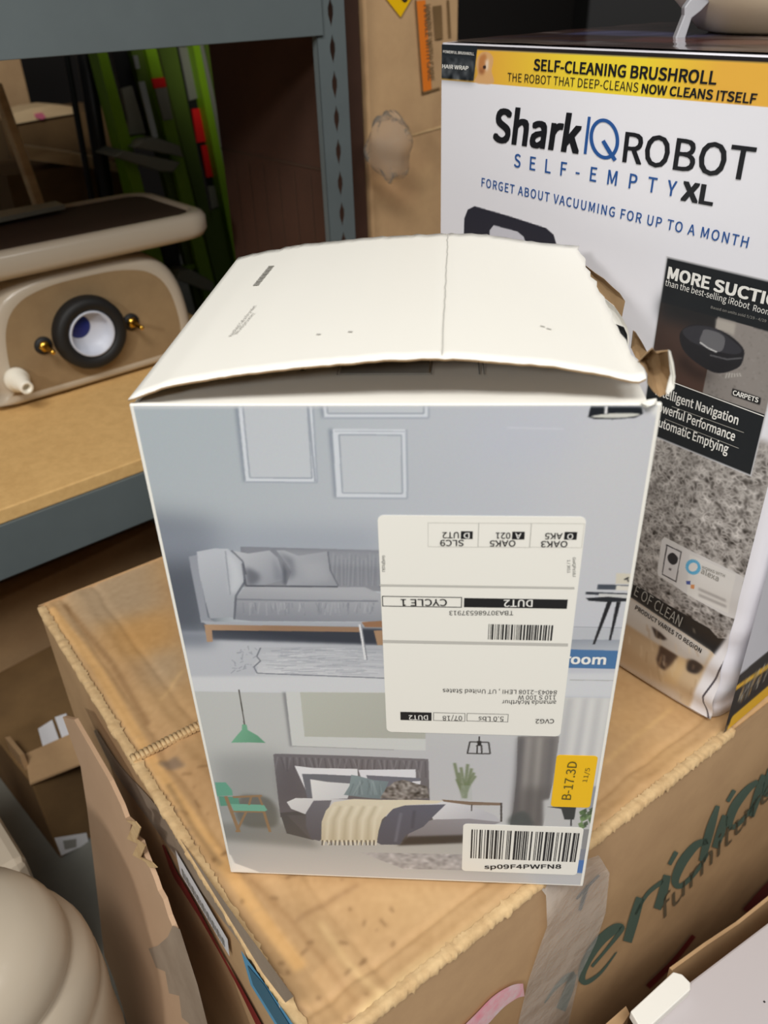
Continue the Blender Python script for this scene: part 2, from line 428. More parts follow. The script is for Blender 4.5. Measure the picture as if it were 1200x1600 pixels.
# the top: its flaps, folds and scuffs
RES = 800
cv = Canvas(TOP, 0.0, LEN1, 0.0, LEN2, RES, (192, 155, 110))
def blot(n, area_px, cols, rad, alpha, bl):
    for _ in range(n):
        x, y = rng.uniform(area_px[0], area_px[2]), rng.uniform(area_px[1], area_px[3])
        r = rng.uniform(*rad); k = rng.integers(5, 9)
        pts = [(x + r * rng.uniform(0.5, 1.2) * math.cos(t), y + r * 0.7 * rng.uniform(0.5, 1.2) * math.sin(t)) for t in np.linspace(0, 6.28, k, endpoint=False)]
        cv.poly(pts, cols[rng.integers(len(cols))], blur=bl, alpha=alpha, smooth=True)
blot(40, (60, 860, 360, 1500), [(176, 138, 96), (182, 152, 118), (198, 154, 102), (170, 134, 96)], (20, 70), 0.4, 9)
blot(30, (420, 1380, 1100, 1600), [(200, 168, 124), (188, 150, 106), (204, 166, 116)], (20, 70), 0.4, 9)
blot(20, (960, 1060, 1160, 1360), [(186, 146, 98), (204, 164, 112)], (15, 50), 0.5, 7)
cv.poly([(90, 925), (235, 855), (262, 950), (180, 990), (120, 985)], (180, 158, 130), blur=11, alpha=0.75)
cv.poly([(150, 975), (265, 950), (275, 1010), (190, 1030)], (196, 150, 92), blur=9, alpha=0.8)
cv.poly([(220, 1030), (280, 1005), (292, 1060), (240, 1075)], (180, 158, 130), blur=9, alpha=0.7)
for pts, c, w in (([(78, 950), (150, 1040), (215, 1150), (262, 1225), (330, 1320), (400, 1420), (470, 1510)], (222, 176, 116), 12),
                  ([(100, 942), (175, 1035), (232, 1130)], (150, 116, 78), 6), ([(62, 965), (140, 1070), (205, 1180), (262, 1275), (330, 1380), (410, 1500), (470, 1585)], (148, 116, 82), 8),
                  ([(50, 960), (120, 1070), (190, 1180), (245, 1270)], (224, 196, 152), 7), ([(262, 1225), (300, 1290), (345, 1350)], (150, 120, 84), 4),
                  ([(390, 1370), (450, 1430), (520, 1520), (560, 1570)], (158, 120, 78), 2.2), ([(560, 1380), (480, 1425), (462, 1440)], (156, 120, 82), 3),
                  ([(500, 1440), (540, 1500), (600, 1560)], (216, 182, 132), 5), ([(560, 1590), (640, 1520), (740, 1450), (830, 1390), (905, 1330)], (222, 192, 140), 9),
                  ([(600, 1545), (700, 1470), (800, 1400)], (158, 124, 84), 2), ([(930, 1310), (1010, 1245), (1080, 1185), (1130, 1145)], (220, 184, 128), 7),
                  ([(925, 1322), (1010, 1255), (1100, 1178)], (160, 126, 84), 2), ([(940, 1195), (985, 1155), (1050, 1105)], (208, 170, 118), 4), ([(250, 1095), (285, 1045)], (216, 180, 128), 2.5)):
    cv.line(pts, c, w / 1.5, blur=1.3, alpha=0.9)
for _ in range(90):
    x, y = rng.uniform(200, 620), rng.uniform(1180, 1590)
    if (y - 1180) > (x - 180) * 1.45: continue
    cv.line([(x, y), (x + rng.normal(0, 9), y + rng.normal(0, 6))], (128, 96, 62), rng.uniform(1.0, 2.0), blur=0.8, alpha=0.75)
for _ in range(60):
    x = rng.uniform(190, 340); y = 1180 + (x - 190) * 1.35 + rng.normal(0, 16)
    cv.line([(x, y), (x + rng.normal(5, 6), y + rng.normal(8, 6))], (132, 108, 84), rng.uniform(1.5, 4), blur=1.0, alpha=0.6)
cv.poly([(245, 1190), (275, 1180), (290, 1196), (262, 1200)], (128, 108, 90), blur=1.2, alpha=0.8)
cv.a += cv.blur(rng.normal(0, 1, cv.a.shape[:2]), 1.4)[..., None] * 9
def top_disp(u, v):
    h = np.zeros_like(u)
    e = np.random.default_rng(5); jit = np.interp(v, np.linspace(0, LEN2, 28), e.normal(0, 0.0012, 28)); jit2 = np.interp(u, np.linspace(0, LEN1, 50), e.normal(0, 0.0010, 50))
    a = u + jit
    for p, w, am in ((0.010, 0.005, 0.0016), (0.026, 0.004, -0.0016), (0.042, 0.007, 0.0018), (0.062, 0.004, -0.0014)): h += am * np.exp(-((a - p) / w) ** 2)
    b = v + jit2
    for p, w, am in ((0.010, 0.006, 0.0024), (0.026, 0.003, -0.0016)): h += am * np.exp(-((b - p) / w) ** 2)
    n = Canvas.blur(e.normal(0, 1, u.shape), 22.0); h += n / n.std() * 0.00012
    h -= 0.004 * np.exp(-u / 0.006) + 0.004 * np.exp(-v / 0.005)        # worn, rounded edges
    return h - 0.0022
def top_ok(u, v): return top_disp(u, v)
cv.build('top_flap', M['print_matte'], carton, off=0.0, disp=top_ok)
# corrugated tear strip
mb = MB(); A, B = TOP.uv(206, 1188), TOP.uv(316, 1132); n = 17; d = (B - A); pn = np.array([-d[1], d[0]]) / np.hypot(*d)
for i in range(n):
    q = A + d * (i + 0.5) / n; mb.tube([TOP.pt(*(q - pn * 0.0045), 0.0012), TOP.pt(*(q + pn * 0.0045), 0.0012)], 0.0022, 6)
mb.build('tear_strip', M['kraft_pale'], carton)
# ragged lip of the outer flap on the left and near edges
mb = MB()
def lip(face_u, a0, a1, n, seed, depth, inv=False):
    r = np.random.default_rng(seed); P = []
    for i, t in enumerate(np.linspace(a0, a1, n)):
        k = abs(r.normal(0, 0.0011)); row = []
        for (o, h) in ((0.0055 + k, -0.0006), (0.003, 0.0005 + r.normal(0, .0004)), (-0.0012 - k, 0.0006), (-0.0016 - k * .5, -depth - abs(r.normal(0, .002)))):
            row.append(TOP.pt(t, o, h) if not inv else TOP.pt(o, t, h))
        P.append(row)
    return P
mb.grid(lip(TOP, 0.006, 0.44, 250, 1, 0.005)); mb.build('flap_edge', M['kraft_pale'], carton)
mb = MB(); mb.grid(lip(TOP, 0.004, 0.57, 240, 2, 0.006, True)); mb.build('flap_edge', M['kraft_pale'], carton)

# side lettering
z4 = lambda X, Y: (800 + X / 3, 1100 + Y / 3)
mb = MB()
def st(*p): ribbon(mb, RIGHT, [(*z4(x, y), w / 3) for x, y, w in p])
st((150, 1400, 6), (195, 1335, 14), (250, 1282, 26), (292, 1262, 26)); st((285, 1262, 34), (262, 1340, 42), (226, 1430, 46))
st((372, 1228, 14), (430, 1160, 14), (490, 1085, 20), (512, 1046, 28), (480, 1050, 44), (410, 1108, 48), (350, 1195, 44), (324, 1272, 34), (345, 1302, 24), (415, 1255, 14), (488, 1160, 6))
st((598, 905, 38), (570, 1000, 46), (538, 1112, 42)); st((575, 985, 10), (630, 890, 18), (690, 838, 20), (706, 825, 8))
st((725, 800, 34), (705, 880, 42), (678, 958, 36)); st((768, 690, 22), (735, 750, 18))
st((915, 640, 26), (860, 660, 36), (795, 740, 44), (762, 825, 36), (790, 850, 24), (860, 785, 18), (915, 700, 12)); st((962, 475, 20), (925, 590, 40), (888, 735, 30))
st((998, 520, 30), (978, 590, 40), (950, 672, 32)); st((1040, 402, 20), (1008, 455, 18))
st((1150, 360, 20), (1100, 400, 34), (1040, 480, 42), (1015, 560, 34), (1045, 570, 22), (1105, 510, 16), (1150, 430, 10)); st((1178, 330, 24), (1150, 420, 38), (1118, 525, 28))
st((1212, 300, 30), (1195, 380, 40), (1180, 430, 30)); st((1200, 390, 10), (1260, 300, 22), (1290, 290, 24)); st((1290, 285, 30), (1275, 350, 40), (1262, 400, 30))
mb.build('lettering', M['ink_green'], carton)
mb = MB(); write(mb, RIGHT, 'furniture', z4(700, 1015), z4(1215, 425), 21, bold=-0.005, slant=0.1); mb.build('lettering', M['ink_brown'], carton)
mb = MB(); ribbon(mb, RIGHT, [(*z4(300, 912), 3), (*z4(350, 855), 4), (*z4(405, 800), 3)]); ribbon(mb, RIGHT, [(*z4(352, 848), 5), (*z4(335, 900), 6), (*z4(315, 965), 4)])
mb.build('marker_stroke', M['hole'], carton)
# clear tape running down over the edge
mb = MB(); tp = [[(832, 1376), (935, 1340)], [(846, 1392), (948, 1360)], [(848, 1440), (940, 1420)], [(836, 1480), (925, 1465)], [(822, 1530), (900, 1520)], [(806, 1600), (884, 1600)], [(790, 1660), (868, 1660)]]
P = []
for i, (l, r) in enumerate(tp):
    row = []
    for t in np.linspace(0, 1, 7):
        p = (l[0] * (1 - t) + r[0] * t, l[1] * (1 - t) + r[1] * t)
        row.append(TOP.at(*p) + V3(0, 0, 0.003) if i < 1 else RIGHT.at(*p) + RIGHT.N * (0.0035 + 0.0015 * math.sin(5 * t + i)))
    P.append(row)
mb.grid(P); mb.build('clear_tape', M['tape'], carton)
mb = MB(); ribbon(mb, RIGHT, [(716, 1622, 26), (748, 1590, 25), (775, 1562, 24), (800, 1546, 22), (815, 1543, 20)], off=0.0025); mb.build('fragile_tape', M['pink'], carton)
mb = MB(); ribbon(mb, RIGHT, [(1010, 1540, 9), (1050, 1500, 8), (1082, 1460, 7)], off=0.002); mb.build('red_tape', M['red'], carton); mb = MB(); ribbon(mb, RIGHT, [(1165, 1425, 18), (1200, 1392, 26), (1240, 1350, 24)], off=0.002); mb.build('red_tape', M['red'], carton)
mb = MB()
quad(mb, LEFT, [(278, 1324), (363, 1490), (352, 1462), (287, 1342)], 0, 0.003)
P = [(279, 1325), (361, 1464), (364, 1491), (287, 1362)]; mb = MB(); quad(mb, LEFT, P, 0, 0.003)
sl = mb.build('shipping_sticker', M['sticker_white'], carton)
mb = MB()
for k in range(26):
    t = 0.08 + 0.86 * k / 26; w = (0.4 if k % 3 else 0.8) * 0.86 / 26
    f = lambda a, b: (P[0][0] * (1 - a) * (1 - b) + P[1][0] * a * (1 - b) + P[2][0] * a * b + P[3][0] * (1 - a) * b, P[0][1] * (1 - a) * (1 - b) + P[1][1] * a * (1 - b) + P[2][1] * a * b + P[3][1] * (1 - a) * b)
    quad(mb, LEFT, [f(t, .45), f(t + w, .45), f(t + w, .85), f(t, .85)], 0, 0.0036)
mb.build('barcode', M['ink_grey'], sl)
mb = MB(); B4 = [(382, 1481), (402, 1508), (470, 1604), (500, 1650), (470, 1650), (440, 1604), (397, 1535)]; quad(mb, LEFT, B4, 0, 0.003); sl = mb.build('route_sticker', M['sticker_blue'], carton)
mb = MB(); quad(mb, LEFT, [(393, 1503), (420, 1534), (466, 1606), (488, 1644), (470, 1644), (446, 1604), (402, 1534)], 0, 0.0036); mb.build('hatching', M['sticker_teal'], sl)
mb = MB(); ribbon(mb, LEFT, [(258, 1318, 3), (276, 1362, 8), (292, 1388, 8), (318, 1432, 5), (350, 1490, 3), (378, 1540, 5), (404, 1590, 8), (415, 1612, 9)], off=0.0022); mb.build('red_tape', M['red'], carton)

mb = MB(); ribbon(mb, LEFT, [(150, 1140, 5), (185, 1200, 13), (235, 1262, 22), (292, 1340, 22), (350, 1420, 20), (410, 1500, 18), (455, 1560, 16)], off=.0012); mb.build('scuffed_edge', M['kraft_grey'], carton)
# ================================================================== WHITE RETAIL CARTON
A0 = V3(-0.1270, 0.3837, ZT); UW = V3(0.99645, -0.0842, 0); UW /= np.linalg.norm(UW); NW = V3(-UW[1], UW[0], 0)
BW, BD, BH = 0.2645, 0.262, 0.3936
FR = Face(A0, UW, V3(0, 0, 1), -NW)
box1 = thing('retail_carton', A0 + UW * BW / 2 + NW * BD / 2, 'white retail carton with bowed torn lid and printed living room and bedroom photos', 'box')
mb = MB(); t = 0.003
zb = V3(0, 0, 0.0022); H = V3(0, 0, BH - 0.0022)
B0 = A0 + zb
mb.box(B0, UW * BW, NW * t, H); mb.box(B0 + NW * (BD - t), UW * BW, NW * t, H - V3(0, 0, 0.004))
mb.box(B0 + NW * t, UW * t, NW * (BD - 2 * t), H - V3(0, 0, 0.002)); mb.box(B0 + NW * t + UW * (BW - t), UW * t, NW * (BD - 2 * t), H - V3(0, 0, 0.016))
mb.box(B0 + NW * t + UW * t, UW * (BW - 2 * t), NW * (BD - 2 * t), V3(0, 0, t))
mb.build('box_body', M['white_card'], box1, bevel=0.0008)

# --- the printed photographs on the front panel
cv = Canvas(FR, 0.0022, BW - 0.0022, 0.0045, BH - 0.0008, 1950, (190, 194, 203))
S = lambda X, Y: (220 + 0.35 * X, 600 + 0.35 * Y)
bed = lambda X, Y: (280 + 0.35 * X, 1000 + 0.35 * Y)
z8 = lambda X, Y: (600 + X / 3, 1050 + Y / 3)
lb = lambda X, Y: (570 + 0.35833 * X, 780 + 0.35833 * Y)
# living-room wall
W_ = [(190, 610), (1060, 610), (1060, 1080), (190, 1080)]
cv.poly(W_, (173, 181, 187), (194, 196, 204), ((220, 700), (980, 760)))
cv.poly([(190, 600), (520, 600), (470, 700), (280, 740), (190, 740)], (168, 178, 184), blur=45, alpha=0.6)
cv.poly([(190, 800), (340, 820), (330, 1000), (190, 1000)], (98, 104, 114), blur=16, alpha=1.0)
cv.poly([(190, 860), (318, 870), (322, 1000), (190, 1000)], (88, 93, 103), blur=12, alpha=0.9)
cv.poly([(240, 815), (600, 825), (600, 870), (240, 880)], (150, 157, 170), blur=14, alpha=0.65)
cv.poly([(860, 640), (1060, 640), (1030, 960), (860, 960)], (199, 200, 203), blur=30, alpha=0.7)
cv.poly([(740, 650), (900, 640), (900, 720), (740, 720)], (186, 190, 204), blur=18, alpha=0.5)
# floor of the living room
cv.poly([(190, 985), (600, 990), (600, 1075), (190, 1075)], (186, 189, 196), blur=2)
cv.poly([(190, 975), (340, 985), (330, 1010), (190, 1012)], (120, 126, 138), blur=7, alpha=0.85)
cv.poly([(190, 1058), (1060, 1050), (1060, 1090), (190, 1080)], (208, 210, 214), blur=2)
# frames on its wall
def frame(o, i, shadow=True):
    if shadow: cv.poly([(o[0][0] - 6, o[0][1]), o[0], o[3], (o[3][0] - 4, o[3][1])], (128, 136, 150), blur=1.5, alpha=0.9)
    cv.poly(o, (208, 213, 220)); cv.poly(i, (189, 194, 200), (194, 199, 205), (i[0], i[2]))
    P = list(i) + [i[0]]; cv.line(P, (150, 157, 168), 1.6, alpha=0.9); P = list(o) + [o[0]]; cv.line(P[1:4], (160, 167, 178), 2.0, alpha=0.9)
frame([S(430, 40), S(765, 40), S(788, 440), S(470, 436)], [S(450, 40), S(740, 40), S(765, 420), S(487, 418)])
frame([(503, 615), (669, 615), (670, 653), (507, 653)], [(509, 615), (662, 615), (662, 646), (512, 646)])
frame([S(856, 200), S(1185, 202), S(1190, 510), S(875, 508)], [S(885, 226), S(1163, 228), S(1168, 488), S(900, 486)])
cv.line([S(745, 60), S(778, 436)], (150, 157, 168), 1.5); cv.line([S(865, 210), S(1178, 212)], (170, 176, 186), 1.2)
# dark under the sofa, sofa
cv.poly([S(280, 1075), S(1085, 1090), S(1090, 1165), S(320, 1140)], (58, 62, 72), (92, 96, 106), (S(400, 1090), S(400, 1165)), blur=2)
cv.poly([S(214, 770), S(250, 762), S(300, 1040), S(330, 1062), S(1090, 1066), S(1090, 1085), S(270, 1064)], (150, 154, 164))
cv.poly([S(445, 725), S(1090, 742), S(1090, 925), S(450, 905)], (128, 131, 140), (142, 144, 151), (S(700, 730), S(700, 910)))
cv.poly([S(600, 740), S(1090, 742), S(1090, 815), S(640, 800)], (158, 161, 168), blur=3, alpha=0.6)
for k in range(26):
    x = 860 + k * 9; cv.line([S(x, 770 + rng.uniform(-20, 20)), S(x + rng.uniform(-8, 8), 900)], (120, 124, 134) if k % 2 else (168, 171, 178), 1.5, alpha=0.35)
cv.poly([S(455, 726), S(590, 730), S(560, 760), S(470, 752)], (134, 137, 146), smooth=False)
pil = [S(405, 742), S(480, 756), S(575, 742), S(612, 775), S(640, 872), S(560, 896), S(480, 898), S(455, 840)]
cv.poly(pil, (184, 187, 193), (150, 153, 162), (S(450, 750), S(600, 880)))
cv.poly([S(470, 820), S(530, 850), S(520, 885), S(480, 895)], (92, 95, 104), blur=2.6, alpha=0.75, smooth=True); cv.poly([S(590, 770), S(640, 870), S(600, 880)], (128, 132, 142), blur=2.6, alpha=0.7)
cv.poly([S(634, 790), S(655, 840), S(650, 898), S(636, 890)], (84, 88, 98), blur=1.5, alpha=0.8)
cv.poly([S(606, 742), S(640, 742), S(705, 766), S(835, 746), S(842, 830), S(880, 900), S(650, 898), S(672, 838), S(650, 800)], (172, 175, 182), (150, 153, 161), (S(640, 760), S(830, 890)))
cv.poly([S(610, 745), S(680, 780), S(690, 850), S(655, 880), S(660, 810)], (104, 107, 117), blur=3, alpha=0.7); cv.poly([S(720, 800), S(820, 790), S(850, 880), S(740, 880)], (176, 178, 184), blur=4, alpha=0.5)
cv.poly([S(420, 940), S(470, 905), S(1000, 906), S(1050, 928), S(1090, 940), S(1090, 1060), S(500, 1058), S(424, 1050), S(414, 990)], (172, 174, 180), (138, 141, 150), (S(700, 915), S(700, 1055)))
cv.line([S(424, 960), S(700, 966), S(1060, 968)], (120, 124, 133), 2.2, alpha=0.8)
for k in range(60):
    x = rng.uniform(440, 1060); cv.line([S(x, 975), S(x + rng.normal(0, 8), 975 + rng.uniform(15, 60))], (118, 122, 132) if k % 2 else (186, 188, 194), 1.3, alpha=0.35)
cv.poly([S(250, 748), S(330, 733), S(390, 735), S(440, 790), S(462, 870), S(448, 930), S(415, 960), S(425, 1044), S(400, 1040), S(310, 1046), S(292, 980), S(262, 850)], (186, 190, 198), (160, 164, 172), (S(300, 760), S(430, 1040)))
cv.line([S(462, 872), S(470, 900), S(640, 902), S(880, 904)], (78, 81, 90), 2.2, alpha=.8); cv.line([S(405, 742), S(455, 790), S(470, 850)], (84, 87, 96), 2.0, alpha=.7); cv.line([S(835, 746), S(846, 830), S(882, 900)], (104, 107, 116), 1.6, alpha=.8)
cv.poly([S(380, 742), S(435, 800), S(455, 880), S(430, 930), S(395, 935), S(400, 850)], (204, 208, 214), blur=3, alpha=0.7); cv.line([S(378, 745), S(400, 940)], (140, 144, 154), 1.6, alpha=0.7); cv.line([S(455, 800), S(466, 880), S(425, 945), S(418, 1050)], (88, 92, 102), 2.6, alpha=0.7)
cv.poly([S(270, 1055), S(330, 1060), S(1090, 1064), S(1090, 1080), S(300, 1078)], (168, 172, 180))
cv.poly([S(284, 1072), S(985, 1084), S(985, 1106), S(318, 1098), S(322, 1150), S(296, 1150)], (176, 144, 116), (150, 120, 96), (S(280, 1072), S(600, 1110)))
cv.poly([S(1040, 1100), S(1090, 1098), S(1090, 1165), S(1056, 1165)], (166, 134, 106))
cv.poly([S(985, 1062), S(1090, 1055), S(1090, 1086), S(1000, 1084)], (150, 112, 84)); 
# rug and round table leg
rugp = [S(535, 1176), S(1090, 1165), S(1090, 1312), S(510, 1296), S(525, 1262), S(505, 1250), S(530, 1210)]
cv.poly(rugp, (176, 179, 186), (200, 202, 207), (S(800, 1170), S(800, 1300)))
for k in range(150):
    y = rng.uniform(1180, 1296); x = rng.uniform(530, 1020); cv.line([S(x, y), S(x + rng.uniform(30, 130), y + rng.normal(0, 3))], (146, 150, 160) if k % 2 else (216, 218, 222), 1.4, alpha=0.4)
cv.line([S(535, 1176), S(518, 1215), S(535, 1235), S(505, 1262), S(520, 1290), S(1090, 1312)], (96, 100, 110), 1.6, alpha=0.8)
for k in range(26):
    x, y = rng.uniform(420, 520), rng.uniform(1180, 1290); cv.line([S(x, y), S(x + rng.uniform(-25, 5), y + rng.normal(0, 12))], (142, 146, 156), 1.2, alpha=0.7)
cv.line([S(978, 1072), S(1004, 1230)], (222, 223, 226), 3.2); cv.line([S(984, 1072), S(1010, 1230)], (120, 124, 132), 1.2)
# pendant lamp at the top right corner of the print
lz = lambda X, Y: (880 + 0.26667 * X, 380 + 0.26667 * Y)
cv.poly([lz(172, 905), lz(455, 912), lz(465, 1000), lz(420, 1022), lz(290, 1032), lz(180, 1030), lz(143, 1018)], (32, 36, 42))
cv.poly([lz(160, 1016), lz(250, 1000), lz(370, 995), lz(450, 1002), lz(400, 1016), lz(290, 1024)], (206, 206, 198), smooth=True); cv.line([lz(250, 955), lz(248, 1000)], (226, 226, 226), 2.5); cv.line([lz(175, 935), lz(455, 940)], (96, 100, 106), 1.5, alpha=.6)
# right-hand side table with books and clock
cv.poly([lb(905, 560), lb(1110, 562), lb(1110, 615), lb(895, 610)], (184, 187, 193), blur=1); cv.line([lb(905, 556), lb(1130, 560)], (150, 154, 162), 1.2)
cv.poly([lb(895, 610), lb(1115, 612), lb(1110, 665), lb(890, 660)], (150, 156, 166), (176, 180, 188), (lb(1000, 610), lb(1000, 660)))
cv.poly([lb(1095, 322), lb(1180, 324), lb(1175, 370), lb(1092, 368)], (206, 200, 184)); cv.line([lb(1130, 350), lb(1150, 340)], (60, 60, 60), 2); cv.line([lb(1142, 345), lb(1150, 360)], (60, 60, 60), 1.6)
cv.poly([lb(1014, 370), lb(1180, 374), lb(1178, 396), lb(1012, 392)], (72, 78, 88)); cv.poly([lb(1095, 376), lb(1180, 378), lb(1180, 398), lb(1093, 396)], (214, 210, 200))
cv.poly([lb(962, 402), lb(1170, 410), lb(1168, 424), lb(962, 414)], (58, 62, 70)); cv.poly([lb(1020, 410), lb(1165, 416), lb(1150, 430), lb(1018, 424)], (200, 200, 198))
cv.poly([lb(962, 430), lb(1060, 424), lb(1150, 432), lb(1148, 444), lb(1060, 448), lb(975, 442)], (38, 40, 46)); cv.poly([lb(1055, 448), lb(1076, 448), lb(1002, 632), lb(992, 632)], (34, 34, 38)); cv.poly([lb(1096, 446), lb(1115, 446), lb(1072, 614), lb(1063, 614)], (34, 34, 38))
cv.poly([(886, 1014), (975, 1016.5), (972, 1045), (884, 1043)], (74, 116, 162))
cv.line([(890, 1062), (962, 1063)], (150, 150, 146), 1.2, alpha=.7)
# bedroom
cv.poly([(190, 1078), (1060, 1092), (1060, 1420), (190, 1420)], (190, 192, 190), (196, 197, 198), ((300, 1100), (800, 1100)))
cv.poly([(470, 1160), (830, 1160), (830, 1260), (470, 1260)], (190, 190, 194), blur=20, alpha=.7)
cv.poly([(330, 1180), (440, 1175), (450, 1290), (345, 1290)], (150, 152, 152), blur=14, alpha=.8)
cv.poly([(190, 1298), (1060, 1300), (1060, 1420), (190, 1420)], (176, 176, 173), (196, 196, 196), ((500, 1300), (500, 1380)), blur=4)
cv.poly([(340, 1285), (470, 1285), (500, 1325), (350, 1312)], (128, 129, 126), blur=6, alpha=.8)
cv.poly([bed(462, 232), bed(478, 232), bed(506, 474), bed(494, 474)], (120, 120, 124), blur=1.5, alpha=.8)
cv.poly([bed(476, 230), bed(1100, 232), bed(1100, 492), bed(504, 472)], (206, 208, 206)); cv.poly([bed(540, 232), bed(1100, 236), bed(1100, 440), bed(560, 430)], (186, 188, 178), (178, 179, 170), (bed(600, 240), bed(900, 430)))
cv.line([bed(504, 472), bed(958, 489)], (150, 150, 150), 1.4, alpha=.7)
cv.line([bed(267, 220), bed(292, 376)], (70, 66, 60), 1.5)
cv.poly([bed(281, 376), bed(301, 376), bed(306, 400), bed(350, 425), bed(386, 458), bed(310, 456), bed(232, 457), bed(262, 420), bed(280, 400)], (122, 176, 146), (104, 156, 128), (bed(250, 400), bed(360, 440)))
# armchair
cv.poly([bed(270, 700), bed(330, 690), bed(400, 705), bed(440, 760), bed(430, 830), bed(300, 830), bed(250, 780)], (104, 104, 98), blur=3, alpha=.85, smooth=True)
cv.poly([bed(160, 634), bed(208, 634), bed(236, 668), bed(240, 692), bed(170, 696)], (106, 164, 142)); cv.poly([bed(176, 696), bed(262, 700), bed(272, 735), bed(185, 740)], (96, 150, 130)); cv.poly([bed(228, 730), bed(378, 734), bed(394, 758), bed(380, 764), bed(246, 762)], (118, 176, 154))
for a, b, w in (((208, 696), (268, 856), 5), ((300, 764), (256, 856), 3.5), ((378, 764), (406, 856), 4), ((322, 698), (312, 735), 3), ((356, 698), (372, 736), 3), ((236, 764), (380, 766), 3), ((240, 700), (370, 694), 4)): cv.line([bed(*a), bed(*b)], (150, 122, 92), w)
# headboard, pillows, bed
hb = [bed(420, 510), bed(430, 506), bed(760, 515), bed(1112, 530), bed(1118, 720), bed(1100, 760), bed(452, 790)]
cv.poly(hb, (118, 114, 118), (104, 100, 104), (bed(700, 510), bed(700, 700)))
for k in range(48):
    x = 440 + k * 14; cv.line([bed(x, 520 + k * 0.4), bed(x + rng.uniform(-16, 22), 560 + k * 0.4 + rng.uniform(0, 40))], (84, 80, 84) if k % 2 else (146, 142, 146), 2, alpha=.45)
cv.poly([bed(440, 540), bed(540, 560), bed(560, 700), bed(460, 720)], (96, 92, 96), blur=8, alpha=.6)
cv.poly([bed(450, 770), bed(560, 760), bed(600, 892), bed(480, 862)], (84, 83, 84), smooth=False); cv.poly(bed and [bed(480, 780), bed(1190, 790), bed(1190, 905), bed(590, 890)], (92, 90, 92))
cv.poly([bed(515, 560), bed(600, 570), bed(795, 574), bed(800, 640), bed(570, 680)], (226, 226, 230)); cv.poly([bed(800, 578), bed(1055, 576), bed(1058, 640), bed(820, 640)], (222, 222, 228))
cv.poly([bed(548, 596), bed(640, 598), bed(800, 606), bed(800, 690), bed(572, 705)], (112, 114, 122)); cv.poly([bed(835, 602), bed(1075, 615), bed(1070, 660), bed(850, 650)], (112, 113, 124)); cv.poly([bed(1040, 630), bed(1078, 628), bed(1074, 660), bed(1040, 655)], (220, 220, 226))
cv.poly([bed(480, 722), bed(520, 704), bed(640, 706), bed(1190, 722), bed(1190, 790), bed(560, 775), bed(500, 752)], (222, 222, 222), (200, 200, 204), (bed(500, 700), bed(600, 780)))
cv.poly([bed(585, 620), bed(660, 632), bed(770, 640), bed(752, 706), bed(596, 710)], (226, 226, 226), (206, 208, 212), (bed(600, 630), bed(740, 700)))
cv.poly([bed(768, 600), bed(800, 606), bed(868, 624), bed(935, 630), bed(915, 680), bed(902, 708), bed(830, 702), bed(735, 690), bed(760, 650)], (134, 150, 154), (112, 128, 134), (bed(780, 610), bed(900, 700)))
for k in range(14): x = rng.uniform(770, 900); cv.line([bed(x, 620 + rng.uniform(0, 20)), bed(x + rng.normal(-5, 18), 690)], (156, 170, 174) if k % 2 else (96, 110, 116), 2, alpha=.4)
fl = [bed(960, 632), bed(1000, 622), bed(1060, 640), bed(1108, 652), bed(1116, 704), bed(1000, 712), bed(896, 704), bed(925, 660)]
cv.poly(fl, (116, 110, 106)); cv.speckle(fl, 22, 3)
cv.poly([z8(190, 610), z8(330, 600), z8(450, 640), z8(520, 670), z8(548, 700), z8(400, 690), z8(230, 690)], (216, 216, 220), (186, 186, 192), (z8(300, 610), z8(400, 700))); cv.poly([z8(230, 690), z8(400, 686), z8(548, 702), z8(520, 712), z8(380, 770), z8(100, 790), z8(130, 720)], (146, 143, 148), (126, 123, 128), (z8(250, 690), z8(250, 780)))
cv.poly([z8(110, 770), z8(380, 762), z8(370, 800), z8(60, 812)], (60, 56, 54), blur=2)
cv.poly([bed(600, 716), bed(680, 714), bed(650, 800), bed(628, 896), bed(590, 886), bed(566, 830), bed(566, 770)], (112, 112, 120), (92, 92, 100), (bed(620, 720), bed(600, 880)))
cv.poly([bed(960, 738), bed(1190, 732), bed(1130, 790), bed(1090, 832), bed(1010, 870), bed(985, 912), bed(900, 912), bed(880, 900), bed(900, 820)], (96, 98, 112), (84, 86, 98), (bed(960, 740), bed(1000, 900))); cv.line([bed(990, 770), bed(965, 900)], (124, 126, 140), 4, alpha=.6, blur=1); cv.line([bed(1050, 760), bed(1040, 840)], (70, 72, 84), 4, alpha=.6, blur=1)
th = [bed(690, 722), bed(780, 708), bed(900, 712), bed(1050, 712), bed(1180, 716), bed(1150, 728), bed(1010, 736), bed(955, 752), bed(905, 800), bed(890, 850), bed(882, 902), bed(634, 898), bed(636, 810), bed(655, 760)]
cv.poly(th, (220, 212, 190), (198, 188, 164), (bed(760, 720), bed(740, 890)))
for k in range(9): x = 665 + k * 26; cv.line([bed(x + 30, 740), bed(x, 800), bed(x - 6, 892)], (178, 168, 142) if k % 2 else (234, 228, 208), 4, alpha=.5, blur=1.2)
for k in range(26): x = 640 + k * 9.6; cv.line([bed(x, 892), bed(x + rng.normal(0, 3), 915)], (226, 220, 202) if k % 2 else (90, 84, 76), 2, alpha=.9)
r2 = [bed(806, 946), bed(1000, 950), bed(1400, 958), bed(1400, 1030), bed(1000, 1020)]
cv.poly(r2, (170, 168, 170)); cv.speckle(r2, 10, 4)
